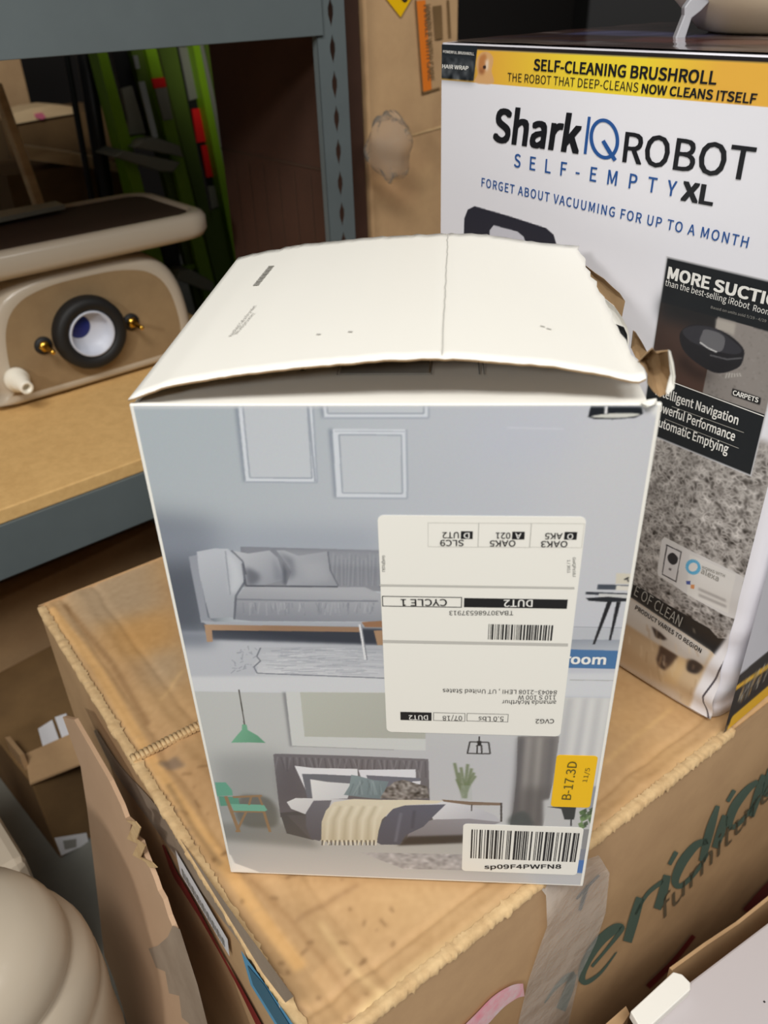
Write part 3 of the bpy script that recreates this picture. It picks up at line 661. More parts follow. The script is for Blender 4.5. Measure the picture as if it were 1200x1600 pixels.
# night table, plant, cage lamp, curtains
cv.poly([z8(270, 596), z8(400, 606), z8(552, 612), z8(552, 624), z8(400, 622), z8(280, 606)], (128, 108, 90)); cv.line([z8(549, 612), z8(549, 700)], (64, 58, 54), 2.5); cv.line([z8(410, 620), z8(410, 650)], (64, 58, 54), 1.5); 
for a, b in (((372, 590), (330, 425)), ((376, 560), (350, 470)), ((380, 590), (392, 430)), ((382, 540), (360, 445)), ((384, 560), (428, 485)), ((382, 590), (410, 450)), ((378, 570), (340, 500)), ((386, 540), (422, 470))):
    cv.line([z8(*a), z8((a[0] + b[0]) / 2 - 3, (a[1] + b[1]) / 2), z8(*b)], (112, 124, 92), 4, alpha=.85, blur=.8)
cv.poly([z8(360, 530), z8(410, 530), z8(414, 600), z8(356, 600)], (170, 178, 172), alpha=.35)
for a, b in (((402, 326), (490, 328)), ((402, 326), (390, 382)), ((490, 328), (497, 382)), ((390, 380), (497, 382)), ((436, 340), (436, 380)), ((456, 340), (458, 380)), ((446, 300), (446, 340))): cv.line([z8(*a), z8(*b)], (56, 54, 52), 2)
cv.line([z8(446, 322), z8(446, 345)], (40, 38, 36), 5)
cv.poly([z8(626, 300), z8(820, 300), z8(812, 430), z8(780, 640), z8(745, 720), z8(590, 715), z8(606, 640), z8(622, 480)], (132, 128, 126), (110, 106, 104), (z8(700, 310), z8(690, 700)))
for x0, x1, c in ((626, 660, (84, 82, 84)), (668, 690, (166, 162, 158)), (700, 715, (120, 116, 112)), (720, 745, (170, 166, 160)), (750, 765, (104, 100, 98)), (775, 800, (92, 90, 90))): cv.poly([z8(x0, 305), z8(x1, 305), z8(x1 - 38, 700), z8(x0 - 30, 700)], c, blur=3, alpha=.75)
cv.poly([z8(640, 540), z8(770, 540), z8(740, 720), z8(600, 715)], (84, 80, 78), blur=7, alpha=.6); cv.poly([z8(590, 680), z8(650, 650), z8(690, 690), z8(690, 716), z8(590, 716)], (70, 76, 74), blur=2.5, alpha=.8, smooth=True)
cv.poly([z8(840, 118), z8(1100, 122), z8(1040, 760), z8(745, 720), z8(790, 520), z8(822, 300)], (206, 206, 204), (190, 190, 190), (z8(900, 130), z8(880, 600)))
for x, c in ((860, (176, 176, 180)), (905, (222, 222, 220)), (935, (182, 182, 186)), (965, (226, 226, 224)), (1000, (188, 188, 190)), (1030, (222, 222, 220))): cv.poly([z8(x, 122), z8(x + 22, 122), z8(x - 40, 530), z8(x - 66, 530)], c, blur=3, alpha=.75)
cv.poly([z8(745, 600), z8(1040, 530), z8(1000, 960), z8(745, 760)], (190, 190, 190), blur=2); cv.poly([z8(960, 535), z8(1010, 535), z8(990, 640), z8(950, 640)], (146, 150, 158), blur=1.5)
cv.poly([z8(760, 630), z8(900, 630), z8(890, 690), z8(845, 690), z8(830, 640)], (46, 50, 48)); cv.line([z8(876, 690), z8(876, 720)], (40, 40, 40), 2)
for k in range(26):
    x, y = rng.uniform(905, 975), rng.uniform(640, 730); cv.poly([z8(x, y), z8(x + 20, y - 10), z8(x + 24, y + 8), z8(x + 6, y + 16)], [(78, 104, 62), (110, 138, 84), (56, 74, 46)][k % 3], alpha=.8)
cv.poly([z8(930, 735), z8(980, 735), z8(965, 830), z8(925, 830)], (140, 140, 140)); cv.poly([z8(920, 828), z8(960, 828), z8(955, 880), z8(915, 880)], (128, 132, 142)); cv.poly([z8(905, 880), z8(952, 880), z8(946, 942), z8(900, 940)], (66, 112, 176))
cv.poly([(340, 1366), (960, 1366), (960, 1400), (340, 1400)], (192, 192, 194), blur=5, alpha=.8)
# worn white paper at the crushed lower corner and along the top and right creases
cv.poly([(350, 1328), (361, 1336), (367, 1348), (400, 1360), (446, 1378), (350, 1378)], (240, 239, 234), blur=0.8)
cv.poly([(1000, 632), (1040, 628), (1036, 660), (1018, 645)], (228, 228, 226), blur=2); cv.line([(205, 636), (1036, 633)], (206, 208, 212), 3, alpha=.8, blur=.8)
cv.line([(792, 668), (880, 670)], (210, 212, 220), 1.4, alpha=.6)
cv.a += rng.normal(0, 1.2, cv.a.shape)
front = cv.build('front_print', M['print'], box1, off=0.0003)
mb = MB(); write(mb, FR, 'Living room', (891, 1036), (946, 1037), 14, bold=0.03, pre='Living r', off=0.0005)
mb.build('lettering', M['ink_white'], front)

# --- labels stuck on the front panel
u0, u1, v0, v1 = 0.1239, 0.2347, 0.1614, 0.3283
mb = MB(); round_slab(mb, FR, u0, v0, u1, v1, 0.0035, 0.0004, 0.0002); lab = mb.build('shipping_label', M['label'], box1)
mb = MB(); OL = 0.0008
def txt(s, X0, Y0, X1, cap, mi=0, bold=0.012, Y1=None): write(mb, FR, s, lb(X0, Y0), lb(X1, Y0 if Y1 is None else Y1), cap * 0.358, mi, bold, off=OL + 0.0002)
def lrect(X0, Y0, X1, Y1, mi=0, off=OL):
    a = FR.uv(*lb(X0, Y0)); b = FR.uv(*lb(X1, Y1)); rect_uv(mb, FR, min(a[0], b[0]), min(a[1], b[1]), max(a[0], b[0]), max(a[1], b[1]), mi, off)
def lframe(X0, Y0, X1, Y1, t, mi=0):
    a = FR.uv(*lb(X0, Y0)); b = FR.uv(*lb(X1, Y1)); frame_uv(mb, FR, min(a[0], b[0]), min(a[1], b[1]), max(a[0], b[0]), max(a[1], b[1]), t, mi, OL)
txt('OAK3', 884, 178, 768, 26); txt('OAK5', 657, 175, 545, 26); txt('SLC9', 432, 173, 328, 26)
for X0, Y0, X1, Y1, ch, s, a, b, yb in ((871, 139, 922, 173, 'O', 'AK5', 862, 786, 143), (643, 138, 695, 172, 'A', '021', 635, 571, 141), (419, 136, 470, 170, 'D', 'UT2', 410, 338, 139)):
    lrect(X0, Y0, X1, Y1); txt(ch, X1 - 13, yb + 3, X1 - 39, 24, 1); txt(s, a, yb, b, 26)
for a in ((275, 98, 493, 206), (497, 99, 720, 207), (724, 100, 945, 208)): lframe(*a, 0.0002, 2)
lrect(66, 376, 914, 379, 2); lrect(80, 622, 886, 625, 2)
lframe(75, 418, 423, 469, 0.0005); txt('CYCLE 1', 358, 431, 156, 29); lrect(433, 427, 880, 474); txt('DUT2', 732, 434, 606, 30, 1, 0.016)
txt('TBA307686537913', 648, 482, 368, 19, 0, 0.004)
a = FR.uv(*lb(540, 541)); b = FR.uv(*lb(824, 613)); x = a[0]; r = random.Random(3)
while x < b[0] - 0.0006:
    w = r.choice((0.00035, 0.00035, 0.0007, 0.00105)); rect_uv(mb, FR, x, b[1], x + w, a[1], 0, OL); x += w + r.choice((0.0004, 0.0004, 0.0008))
txt('84043\u20132108 LEHI , UT United States', 838, 829, 340, 18, 0, 0.002, 822); txt('110 S 100 W', 832, 851, 668, 18, 0, 0.002); txt('amanda McArthur', 834, 873, 598, 18, 0, 0.002, 871); txt('CVG2', 825, 954, 744, 18, 0, 0.006)
lframe(445, 929, 624, 968, 0.0003); txt('5.0 Lbs', 606, 943, 496, 20, 0, 0.004); lframe(299, 926, 437, 965, 0.0003); txt('07/18', 424, 940, 339, 20, 0, 0.004); lrect(155, 923, 291, 962); txt('DUT2', 275, 937, 191, 20, 1, 0.012)
for s, X, Ya, Yb in (('GoIQPz18J', 906, 250, 334), ('1 / 3011', 882, 262, 318), ('GoIQPz18J', 76, 242, 312)): write(mb, FR, s, lb(X, Ya), lb(X, Yb), 4.6, 0, 0.0, off=OL)
mb.build('label_print', [M['ink'], M['ink_white'], M['ink_palegrey']], lab)
# yellow bin sticker
a = FR.uv(873, 1179); b = FR.uv(934, 1180); c = FR.uv(922, 1260); d = FR.uv(857, 1260)
mb = MB(); round_slab(mb, FR, (a[0] + d[0]) / 2, (c[1] + d[1]) / 2, (b[0] + c[0]) / 2, (a[1] + b[1]) / 2, 0.0025, 0.0004, 0.0002); ys = mb.build('bin_sticker', M['sticker_yellow'], box1)
mb = MB(); write(mb, FR, 'B-17.3D', z8(874, 594), z8(906, 416), 14, 0, 0.006, off=0.0009); write(mb, FR, '11/5', z8(950, 512), z8(966, 446), 7, 0, -0.02, off=0.0009); mb.build('handwriting', M['ink_pen'], ys)
# barcode sticker
a = FR.uv(722, 1290); b = FR.uv(908, 1288); c = FR.uv(906, 1363); d = FR.uv(723, 1363)
mb = MB(); round_slab(mb, FR, (a[0] + d[0]) / 2, (c[1] + d[1]) / 2, (b[0] + c[0]) / 2, (a[1] + b[1]) / 2, 0.003, 0.0004, 0.0002); bs = mb.build('barcode_sticker', M['label'], box1)
mb = MB(); a = FR.uv(*z8(410, 733)); b = FR.uv(*z8(896, 886)); x = a[0]; r = random.Random(9); Wd = 0.00055
pat = '110010010001101000100111001011001110100110010000101011000011101101101011011010001100001010011011000111010110111000101000110001110101100011101011'
un = (b[0] - a[0]) / len(pat)
i = 0
while i < len(pat):
    j = i
    while j < len(pat) and pat[j] == pat[i]: j += 1
    if pat[i] == '1': rect_uv(mb, FR, a[0] + i * un, b[1], a[0] + j * un, a[1], 0, 0.0009)
    i = j
write(mb, FR, 'sp09F4PWFN8', z8(470, 917), z8(830, 916), 6.2, 0, 0.02, off=0.0009); mb.build('barcode_print', M['ink'], bs)

# --- lid: bowed top flap
fr_ = [(0.0006, .0018), (.0204, .0091), (.0562, .0151), (.0883, .0190), (.1290, .0225), (.1584, .0236), (.1791, .0219), (.2094, .0191), (.2330, .0150), (.2512, .0105), (.2557, .0125)]
bk_ = [(0.0, 0.0), (.0263, .0050), (.0499, .0089), (.0832, .0120), (.1104, .0141), (.1330, .0147), (.1611, .0157), (.1891, .0143), (.2096, .0108), (.2227, .0088), (.2526, .0051), (.2570, .0050)]
fu, fz = np.array(fr_).T; bu, bz = np.array(bk_).T
nA, nB = 70, 24; top = np.zeros((nA, nB, 3)); r = np.random.default_rng(8)
jf = r.normal(0, 0.0003, nA); jb = r.normal(0, 0.0012, nA); jr = r.normal(0, 0.0008, nB)
for i, s_ in enumerate(np.linspace(0, 1, nA)):
    for j, q in enumerate(np.linspace(0, 1, nB)):
        uf, ub = s_ * fu[-1], s_ * bu[-1]; zf = np.interp(uf, fu, fz); z_ = np.interp(ub, bu, bz)
        u = uf * (1 - q) + ub * q; z = zf * (1 - q) + z_ * q - 0.0016 * math.sin(math.pi * q) * s_
        z -= 0.0009 * math.exp(-((u - 0.1585 - 0.003 * q) / 0.0012) ** 2)
        n_ = q * BD + (jf[i] * (1 - q) + jb[i] * q) * (1 if 0 < i else 0) + (-0.012 * (1 - q) ** 8 * max(0, s_ - .94) / .06 if False else 0)
        top[i, j] = A0 + UW * (u + (jr[j] if i == nA - 1 else 0)) + NW * n_ + V3(0, 0, BH + 0.0006 + z)
th_ = V3(0, 0, -0.0010)
mb = MB(); mb.grid(top, 0); mb.grid(top + th_, 1, flip=True)
for P in (np.stack([top[:, 0], top[:, 0] + th_], 1), np.stack([top[:, -1], top[:, -1] + th_], 1), np.stack([top[0], top[0] + th_], 1), np.stack([top[-1], top[-1] + th_], 1)): mb.grid(P, 2 if P.shape[0] == nB else 1, False)
lid = mb.build('lid', [M['white_card'], M['kraft_inside'], M['white_card']], box1)
def lidpt(u, q, off=0.0006):
    uf = u; zf = np.interp(uf, fu, fz); z_ = np.interp(uf, bu, bz); z = zf * (1 - q) + z_ * q - 0.0016 * math.sin(math.pi * q) * min(u / 0.256, 1)
    return A0 + UW * u + NW * q * BD + V3(0, 0, BH + 0.0006 + z + off)
LT = Face(A0 + V3(0, 0, BH + 0.008), UW, NW, V3(0, 0, 1))
def on_lid(mbx, s, p0, p1, cap, bold=0.0):
    t = MB(); write(t, LT, s, p0, p1, cap, 0, bold)
    for v in t.v: pass
    pts = []
    for v in t.v:
        d_ = np.array(v) - A0; pts.append(lidpt(d_ @ UW, (d_ @ NW) / BD))
    mbx.add(pts, t.f)
mb = MB()
on_lid(mb, 'Need help? Call us for product', (364, 536), (402, 486), 5); mb.build('lid_print', M['ink_grey'], lid); mb = MB(); on_lid(mb, 'info and parts service', (372, 534), (400, 500), 5)
mb.build('lid_print', M['ink_grey'], lid); mb = MB()
a, b = (395, 448), (420, 416)
for k in range(16):
    t = k / 16; w = (0.6 if k % 3 else 0.9) / 16
    q = []
    for (tt, s_) in ((t, 0), (t + w, 0), (t + w, 1), (t, 1)):
        p = (a[0] + (b[0] - a[0]) * tt + s_ * 9, a[1] + (b[1] - a[1]) * tt + s_ * 1); X = LT.at(*p) - A0; q.append(lidpt(X @ UW, (X @ NW) / BD))
    mb.poly(q)
mb.build('lid_barcode', M['ink_grey'], lid)
# crease and scuffs on the lid
mb = MB(); P = []
for q in np.linspace(0.01, 0.99, 40): 
    u = 0.1575 + 0.0035 * q + rng.normal(0, 0.0002); P.append([lidpt(u, q, 0.0004), lidpt(u + 0.0006, q, 0.0004)])
mb.grid(P, 0, False)
for px in ((496, 553), (842, 535), (852, 538), (545, 553)):
    X = LT.at(*px) - A0; u, q = X @ UW, (X @ NW) / BD; mb.poly([lidpt(u, q), lidpt(u + .0025, q - .003), lidpt(u + .0028, q + .003), lidpt(u + .0004, q + .006)])
mb.build('crease', M['ink_palegrey'], lid)
# tuck flap folded in below the lid, with the printed vents
mb = MB(); q0 = A0 + V3(0, 0, BH - 0.003); P = []
for s_ in np.linspace(0, 1, 10): P.append([q0 + UW * (0.004 + s_ * (BW - 0.010)) + NW * n_ + V3(0, 0, dz) for n_, dz in ((0.0032, 0.0012), (0.012, 0.0018), (0.05, 0.001), (0.095, -0.004))])
P = np.array(P); mb.grid(P, 0); mb.grid(P - V3(0, 0, 0.002), 0, flip=True)
tf = mb.build('tuck_flap', M['white_card'], box1)
mb = MB(); TF = Face(q0 + V3(0, 0, 0.0022), UW, NW, V3(0, 0, 1))
rect_uv(mb, TF, .103, .040, .151, .060, 0, 0); rect_uv(mb, TF, .1775, .038, .178, .060, 1, 0); rect_uv(mb, TF, .180, .038, .1804, .060, 1, 0); rect_uv(mb, TF, .081, .044, .083, .054, 1, 0); frame_uv(mb, TF, .1015, .038, .1525, .0615, .0003, 1, 0)
mb.build('vent_print', [M['ink_grey'], M['ink']], tf)
# torn flaps of the right side
def torn(px, nn, name, m, cup=0.0, th=0.0015, base=None):
    fc = Face(A0 + NW * nn, UW, V3(0, 0, 1), -NW); P = [fc.at(*p) for p in px]; c_ = sum(P) / len(P) + NW * cup
    mb = MB()
    ring = []
    for k, p in enumerate(P): ring.append(p)
    mid = [c_ * 0.5 + p * 0.5 + NW * cup * 0.35 for p in P]; n = len(P)
    mb.add(ring + mid + [c_], [[i, (i + 1) % n, n + (i + 1) % n, n + i] for i in range(n)] + [[n + i, n + (i + 1) % n, 2 * n] for i in range(n)])
    f0 = list(mb.f); n0 = len(mb.v); mb.add([np.array(p) + NW * th for p in mb.v], [list(reversed(x)) for x in f0])
    for i in range(n): mb.f.append([i, (i + 1) % n, n0 + (i + 1) % n, n0 + i]); mb.m.append(0); mb.sm.append(False)
    return mb.build(name, m, box1)
z6 = lambda X, Y: (640 + 0.4 * X, 350 + 0.4 * Y)
torn([z6(672, 150), z6(690, 165), z6(725, 192), z6(760, 215), z6(792, 246), z6(822, 272), z6(842, 302), z6(834, 340), z6(828, 372), z6(790, 360), z6(740, 280)], 0.238, 'torn_flap', M['kraft_inside'], 0.004)
torn([z6(724, 272), z6(760, 290), z6(800, 322), z6(832, 368), z6(852, 408), z6(858, 440), z6(856, 476), z6(836, 440), z6(800, 395), z6(760, 330)], 0.185, 'torn_flap', M['white_card'], 0.002)
torn([z6(802, 392), z6(838, 405), z6(850, 432), z6(852, 474), z6(846, 480), z6(826, 440)], 0.150, 'torn_flap', M['hole'], 0.002)
torn([z6(874, 418), z6(884, 424), z6(908, 462), z6(928, 500), z6(905, 540), z6(882, 520), z6(866, 486)], 0.105, 'torn_flap', M['kraft_inside'], 0.003)
torn([z6(894, 540), z6(928, 505), z6(950, 486), z6(966, 506), z6(985, 500), z6(1012, 496), z6(1022, 540), z6(1032, 590), z6(1030, 640), z6(1004, 664), z6(976, 676), z6(952, 655), z6(930, 625), z6(930, 592), z6(915, 560)], 0.022, 'torn_flap', M['kraft_inside'], 0.014)
torn([z6(1012, 495), z6(1020, 500), z6(1032, 545), z6(1038, 595), z6(1034, 642), z6(1008, 668), z6(1003, 660), z6(1028, 635), z6(1030, 590)], 0.018, 'torn_edge', M['white_card'], 0.001)
torn([z6(905, 700), z6(930, 690), z6(965, 684), z6(968, 696), z6(940, 708), z6(912, 716)], -0.001, 'torn_edge', M['white_card'], -0.003, 0.001)

# ================================================================== TALL ROBOT-VACUUM CARTON
s1 = V3(0.2670, 0.5341, ZT); SE = V3(0.6057, -0.7957, 0); SN = V3(-0.7957, -0.6057, 0)
SL, SR, SH, SD = -0.3384, 0.040, 0.5244, 0.30
SF = Face(s1, SE, V3(0, 0, 1), SN)
box2 = thing('vacuum_carton', s1 + SE * (SL + SR) / 2 - SN * SD / 2, 'tall white robot vacuum carton with yellow banner, standing behind the open white carton', 'box')
def sdef(p):
    """crushed lower right corner"""
    d_ = np.asarray(p, float) - s1; s_, t, z = d_ @ SE, -(d_ @ SN), d_[2]
    k = max(0.0, 1 - z / 0.16) * math.exp(-max(0, SR - s_) / 0.05) * math.exp(-max(0, t) / 0.05)
    return s1 + SE * (s_ - 0.016 * k * (1 + 0.3 * math.sin(z * 90))) - SN * (t + 0.004 * k * (1 + math.sin(z * 160))) + V3(0, 0, z)
mb = MB(); ring = []
def corner(cs, ct, r_, a0): return [(cs + r_ * math.cos(math.radians(a0 + 15 * k)), ct + r_ * math.sin(math.radians(a0 + 15 * k))) for k in range(7)]
rr = 0.006; R2 = 0.014
prof = []
for k in np.linspace(0, 1, 14): prof.append((SL + rr + k * (SR - R2 - SL - rr), 0.0))
prof += corner(SR - R2, R2, R2, -90)[1:] + [(SR, 0.08), (SR, 0.2)] + corner(SR - rr, SD - rr, rr, 0) + corner(SL + rr, SD - rr, rr, 90) + [(SL, 0.15)] + corner(SL + rr, rr, rr, 180)
zs = np.concatenate([np.linspace(0.002, 0.2, 22), np.linspace(0.22, SH, 8)])
mb.grid([[sdef(s1 + SE * a - SN * b + V3(0, 0, z)) for a, b in prof] for z in zs])
mb.poly([s1 + SE * a - SN * b + V3(0, 0, SH) for a, b in prof[:-1]]); mb.poly([sdef(s1 + SE * a - SN * b + V3(0, 0, 0.002)) for a, b in prof[:-1]][::-1])
mb.build('box_body', M['white_card_cool'], box2)
# printed front
z3 = lambda X, Y: (660 + 0.45 * X, 0.45 * Y); z7 = lambda X, Y: (880 + 0.26667 * X, 380 + 0.26667 * Y); zA = lambda X, Y: (880 + 0.26667 * X, 780 + 0.26667 * Y); zB = lambda X, Y: (980 + 0.2 * X, 860 + 0.2 * Y)
CR = 1400
cu1 = SR - R2 - 0.001
cv = Canvas(SF, SL + 0.003, cu1, 0.004, SH - 0.001, CR, (234, 234, 241))
bt, bb = SF.uv(900, 86)[1], SF.uv(900, 148)[1]
def uvp(u, v): return ((u - cv.u0) * CR, (v - cv.v0) * CR)
uL, uR = cv.u0, cu1
bt = SF.uv(800, 80)[1]; bb = SF.uv(800, 134)[1]
cv.poly([uvp(uL, bb), uvp(uR, bb), uvp(uR, bt), uvp(uL, bt)], (232, 176, 66), (240, 214, 60), (uvp(SF.uv(760, 100)[0], bb), uvp(SF.uv(900, 100)[0], bb)), raw=True)
um = SF.uv(1010, 100)[0]; cv.poly([uvp(um, bb), uvp(uR, bb), uvp(uR, bt), uvp(um, bt)], (240, 212, 60), (232, 178, 72), (uvp(um, bb), uvp(SF.uv(1130, 100)[0], bb)), raw=True)
cv.poly([uvp(uL, bt), uvp(uR, bt), uvp(uR, SH), uvp(uL, SH)], (38, 34, 36), raw=True)
ud = SF.uv(*z3(180, 200))[0]; cv.poly([uvp(uL, bb + .001), uvp(ud, bb + .001), uvp(ud + .004, SH), uvp(uL, SH)], (34, 40, 46), raw=True)
cv.poly([z3(66, 200), z3(180, 205), z3(178, 285), z3(64, 272)], (72, 76, 80), blur=4, alpha=.8); cv.speckle([z3(66, 200), z3(180, 205), z3(178, 285), z3(64, 272)], 14, 4)
zd_ = lambda X, Y: (680 + 0.15 * X, 60 + 0.15 * Y)
cv.poly([zd_(470, 160), zd_(540, 140), zd_(595, 180), zd_(608, 240), zd_(590, 340), zd_(605, 470), zd_(415, 460), zd_(445, 370), zd_(430, 260)], (218, 170, 116), smooth=True); cv.poly([zd_(480, 180), zd_(530, 170), zd_(540, 300), zd_(500, 370), zd_(455, 330), zd_(460, 230)], (190, 128, 76), blur=1.2, smooth=True)
cv.poly([zd_(525, 230), zd_(560, 220), zd_(552, 330), zd_(525, 340)], (238, 220, 200), blur=1.5); cv.poly([zd_(500, 290), zd_(528, 285), zd_(528, 315), zd_(505, 320)], (60, 44, 40), smooth=True); cv.poly([zd_(455, 330), zd_(510, 330), zd_(500, 370), zd_(465, 365)], (140, 88, 60), blur=2)
# dark product handle
hd = [z3(140, 960), z3(146, 760), z3(158, 728), z3(182, 716), z3(300, 750), z3(430, 792), z3(456, 815), z3(466, 850), z3(450, 1000)]
cv.poly(hd, (44, 46, 58)); cv.poly([z3(232, 960), z3(234, 800), z3(248, 782), z3(330, 804), z3(352, 822), z3(366, 862), z3(360, 980)], (206, 206, 216))
# lower carpet picture, fading up behind the panel
pl, pr = SF.uv(1042.7, 402.7)[0], SF.uv(1183, 695)[0]; pt_, pb = SF.uv(1042.7, 402.7)[1], SF.uv(1171, 741)[1]
ct = pb + 0.030
cv.poly([uvp(uL, 0), uvp(uR, 0), uvp(uR, ct), uvp(uL, ct)], (166, 161, 157), (140, 135, 132), (uvp(0, ct), uvp(0, 0.1)), raw=True, blur=3)
h_, w_ = int(ct * CR), cv.nx
n1 = Canvas.blur(rng.normal(0, 1, (h_, w_)), 1.35); n1 /= n1.std(); n2 = Canvas.blur(rng.normal(0, 1, (h_, w_)), 2.6); n2 /= n2.std()
rid = 1 - np.abs(n1) * 1.3; fade = np.clip((h_ - np.arange(h_)) / 25.0, 0, 1)[:, None]
cv.a[:h_] += ((rid * 24 + n2 * 15) * fade)[..., None]
# panel "more suction"
P_ = lambda a, b: uvp(pl + (pr - pl) * a, pb + (pt_ - pb) * b)
cv.poly([P_(-.012, -.008), P_(1.012, -.008), P_(1.012, 1.008), P_(-.012, 1.008)], (196, 196, 200), raw=True); cv.poly([P_(0, 0), P_(1, 0), P_(1, 1), P_(0, 1)], (30, 34, 38), raw=True)
f0, f1 = SF.uv(*z7(520, 330))[1], SF.uv(*z7(650, 815))[1]; fa, fb = (f0 - pb) / (pt_ - pb), (f1 - pb) / (pt_ - pb)
cv.poly([P_(0, fb), P_(1, fb), P_(1, fa), P_(0, fa)], (62, 50, 46), (84, 62, 54), (P_(0, fa), P_(0.3, fb)), raw=True); cv.poly([P_(0, fa - .08), P_(1, fa - .08), P_(1, fa + .03), P_(0, fa + .03)], (30, 34, 38), raw=True, blur=7, alpha=.9)
cp = [z7(815, 880), z7(905, 430), z7(1300, 520), z7(1250, 1040)]
q = [cv.px(p) for p in cp]; q[0] = np.array(P_((q[0][0] - uvp(pl, 0)[0]) / (uvp(pr, 0)[0] - uvp(pl, 0)[0]), fb)); q[2] = np.array(P_(1, fa)); q[3] = np.array(P_(1, fb))
cv.poly(q, (142, 136, 132), raw=True); 
for _ in range(240):
    x, y = rng.uniform(840, 1200), rng.uniform(500, 980); k = rng.uniform(3, 9)
    cv.poly([z7(x, y), z7(x + k, y + 2), z7(x + k, y + k), z7(x, y + k)], (88, 84, 82) if rng.random() < .6 else (168, 162, 158), alpha=.6, blur=.7)
cv.poly([z7(895, 440), z7(1010, 470), z7(1000, 540), z7(960, 520), z7(890, 500)], (176, 170, 162), alpha=.9, blur=1)
cv.poly([z7(690, 640), z7(780, 740), z7(900, 770), z7(800, 800), z7(680, 720)], (30, 24, 24), blur=5, alpha=.7)
cv.poly([z7(683, 530), z7(740, 480), z7(830, 480), z7(960, 530), z7(1050, 610), z7(1055, 670), z7(1020, 730), z7(900, 760), z7(780, 700), z7(700, 620)], (36, 36, 40), smooth=True); cv.poly([z7(700, 510), z7(780, 482), z7(900, 505), z7(1040, 615), z7(1000, 650), z7(860, 620), z7(740, 570)], (54, 54, 60), smooth=True)
cv.poly([z7(830, 505), z7(900, 520), z7(945, 555), z7(935, 620), z7(900, 636), z7(850, 610), z7(800, 575), z7(812, 530)], (104, 104, 108), smooth=True); cv.line([z7(800, 580), z7(850, 615), z7(900, 638)], (200, 200, 200), 1.6); cv.line([z7(860, 655), z7(960, 680), z7(1045, 672)], (92, 92, 96), 1.6)
for k in range(6): cv.line([z7(960 + 14 * k, 760), z7(950 + 18 * k, 790 - 2 * k)], (190, 186, 180), 1.2)
cv.poly([z7(990, 848), z7(1158, 905), z7(1150, 948), z7(985, 890)], (26, 26, 28))
# app box, black band, second photo
cv.poly([zA(575, 240), zA(592, 220), zA(740, 296), zA(1005, 425), zA(1062, 458), zA(1000, 704), zA(940, 682), zA(722, 558), zA(640, 500), zA(556, 448), zA(550, 425)], (206, 203, 202)); cv.poly([zA(740, 320), zA(1010, 440), zA(960, 670), zA(722, 555)], (214, 211, 208))
cv.poly([zA(604, 262), zA(694, 306), zA(660, 488), zA(576, 440)], (70, 66, 70)); cv.poly([zA(610, 272), zA(688, 310), zA(656, 478), zA(582, 436)], (206, 203, 204)); cv.poly([zA(612, 330), zA(640, 312), zA(670, 340), zA(664, 372), zA(640, 382), zA(616, 362)], (44, 42, 46), smooth=True); cv.poly([zA(620, 400), zA(634, 406), zA(630, 420), zA(616, 412)], (110, 104, 108))
e_ = [(760 + 36 * math.cos(t), 396 + 36 * math.sin(t)) for t in np.linspace(0, 6.28, 25)]
for a, b in zip(e_[:-1], e_[1:]): cv.line([zA(*a), zA(*b)], (84, 164, 206), 4)
cv.poly([zA(718, 478), zA(745, 478), zA(742, 500), zA(720, 498)], (72, 86, 150)); cv.poly([zA(745, 500), zA(768, 500), zA(764, 526), zA(744, 522)], (206, 140, 90)); 
for y in (525, 560): cv.line([zA(790, y), zA(950, y + 70)], (170, 166, 164), 4, blur=1)
cv.poly([zB(-200, 120), zB(40, 250), zB(330, 430), zB(640, 610), zB(700, 690), zB(800, 690), zB(820, 640), zB(870, 640), zB(740, 830), zB(690, 830), zB(650, 790), zB(30, 370), zB(-200, 235)], (34, 34, 36))
cv.poly([zB(-200, 235), zB(30, 372), zB(650, 792), zB(700, 840), zB(560, 1290), zB(-200, 900)], (178, 152, 122), (196, 172, 140), (zB(0, 500), zB(400, 1000)))
cv.poly([zB(-200, 235), zB(30, 372), zB(650, 792), zB(600, 900), zB(380, 830), zB(-30, 560), zB(-200, 430)], (196, 190, 184), blur=2)
cv.poly([zB(190, 590), zB(260, 640), zB(310, 690), zB(280, 700), zB(220, 680)], (52, 44, 44), blur=1.2); cv.poly([zB(250, 740), zB(390, 830), zB(340, 900), zB(290, 935), zB(240, 900), zB(225, 850)], (72, 56, 48), blur=1.5); cv.poly([zB(455, 875), zB(510, 855), zB(580, 905), zB(560, 945), zB(520, 970), zB(455, 940)], (52, 46, 46), blur=1.5, smooth=True)
cv.poly([zB(400, 830), zB(450, 870), zB(380, 1060), zB(250, 1010)], (206, 178, 136), blur=3)
for k in range(40):
    x, y = rng.uniform(0, 560), rng.uniform(560, 1150); cv.line([zB(x, y), zB(x + rng.normal(0, 14), y + rng.uniform(30, 90))], (160, 132, 102) if k % 2 else (214, 194, 164), 2.5, alpha=.4, blur=1)
cv.poly([zB(580, 960), zB(680, 800), zB(900, 500), zB(900, 1300), zB(430, 1330)], (224, 222, 226), blur=1.5)
cv.poly([zB(-200, 800), zB(380, 1120), zB(420, 1200), zB(420, 1300), zB(-200, 1000)], (182, 168, 156), blur=4, alpha=.7)
cv.line([zB(760, 860), zB(680, 1000), zB(590, 1140), zB(585, 1200), zB(620, 1380)], (50, 46, 56), 2)
fp = cv.build('front_print', M['print'], box2, off=0.0003, disp=lambda u, v: -0.004 * np.maximum(0, 1 - v / 0.16) * np.exp(-np.maximum(0, SR - u) / 0.05) * (1 + np.sin(v * 160)) * 0.98)
mb = MB()
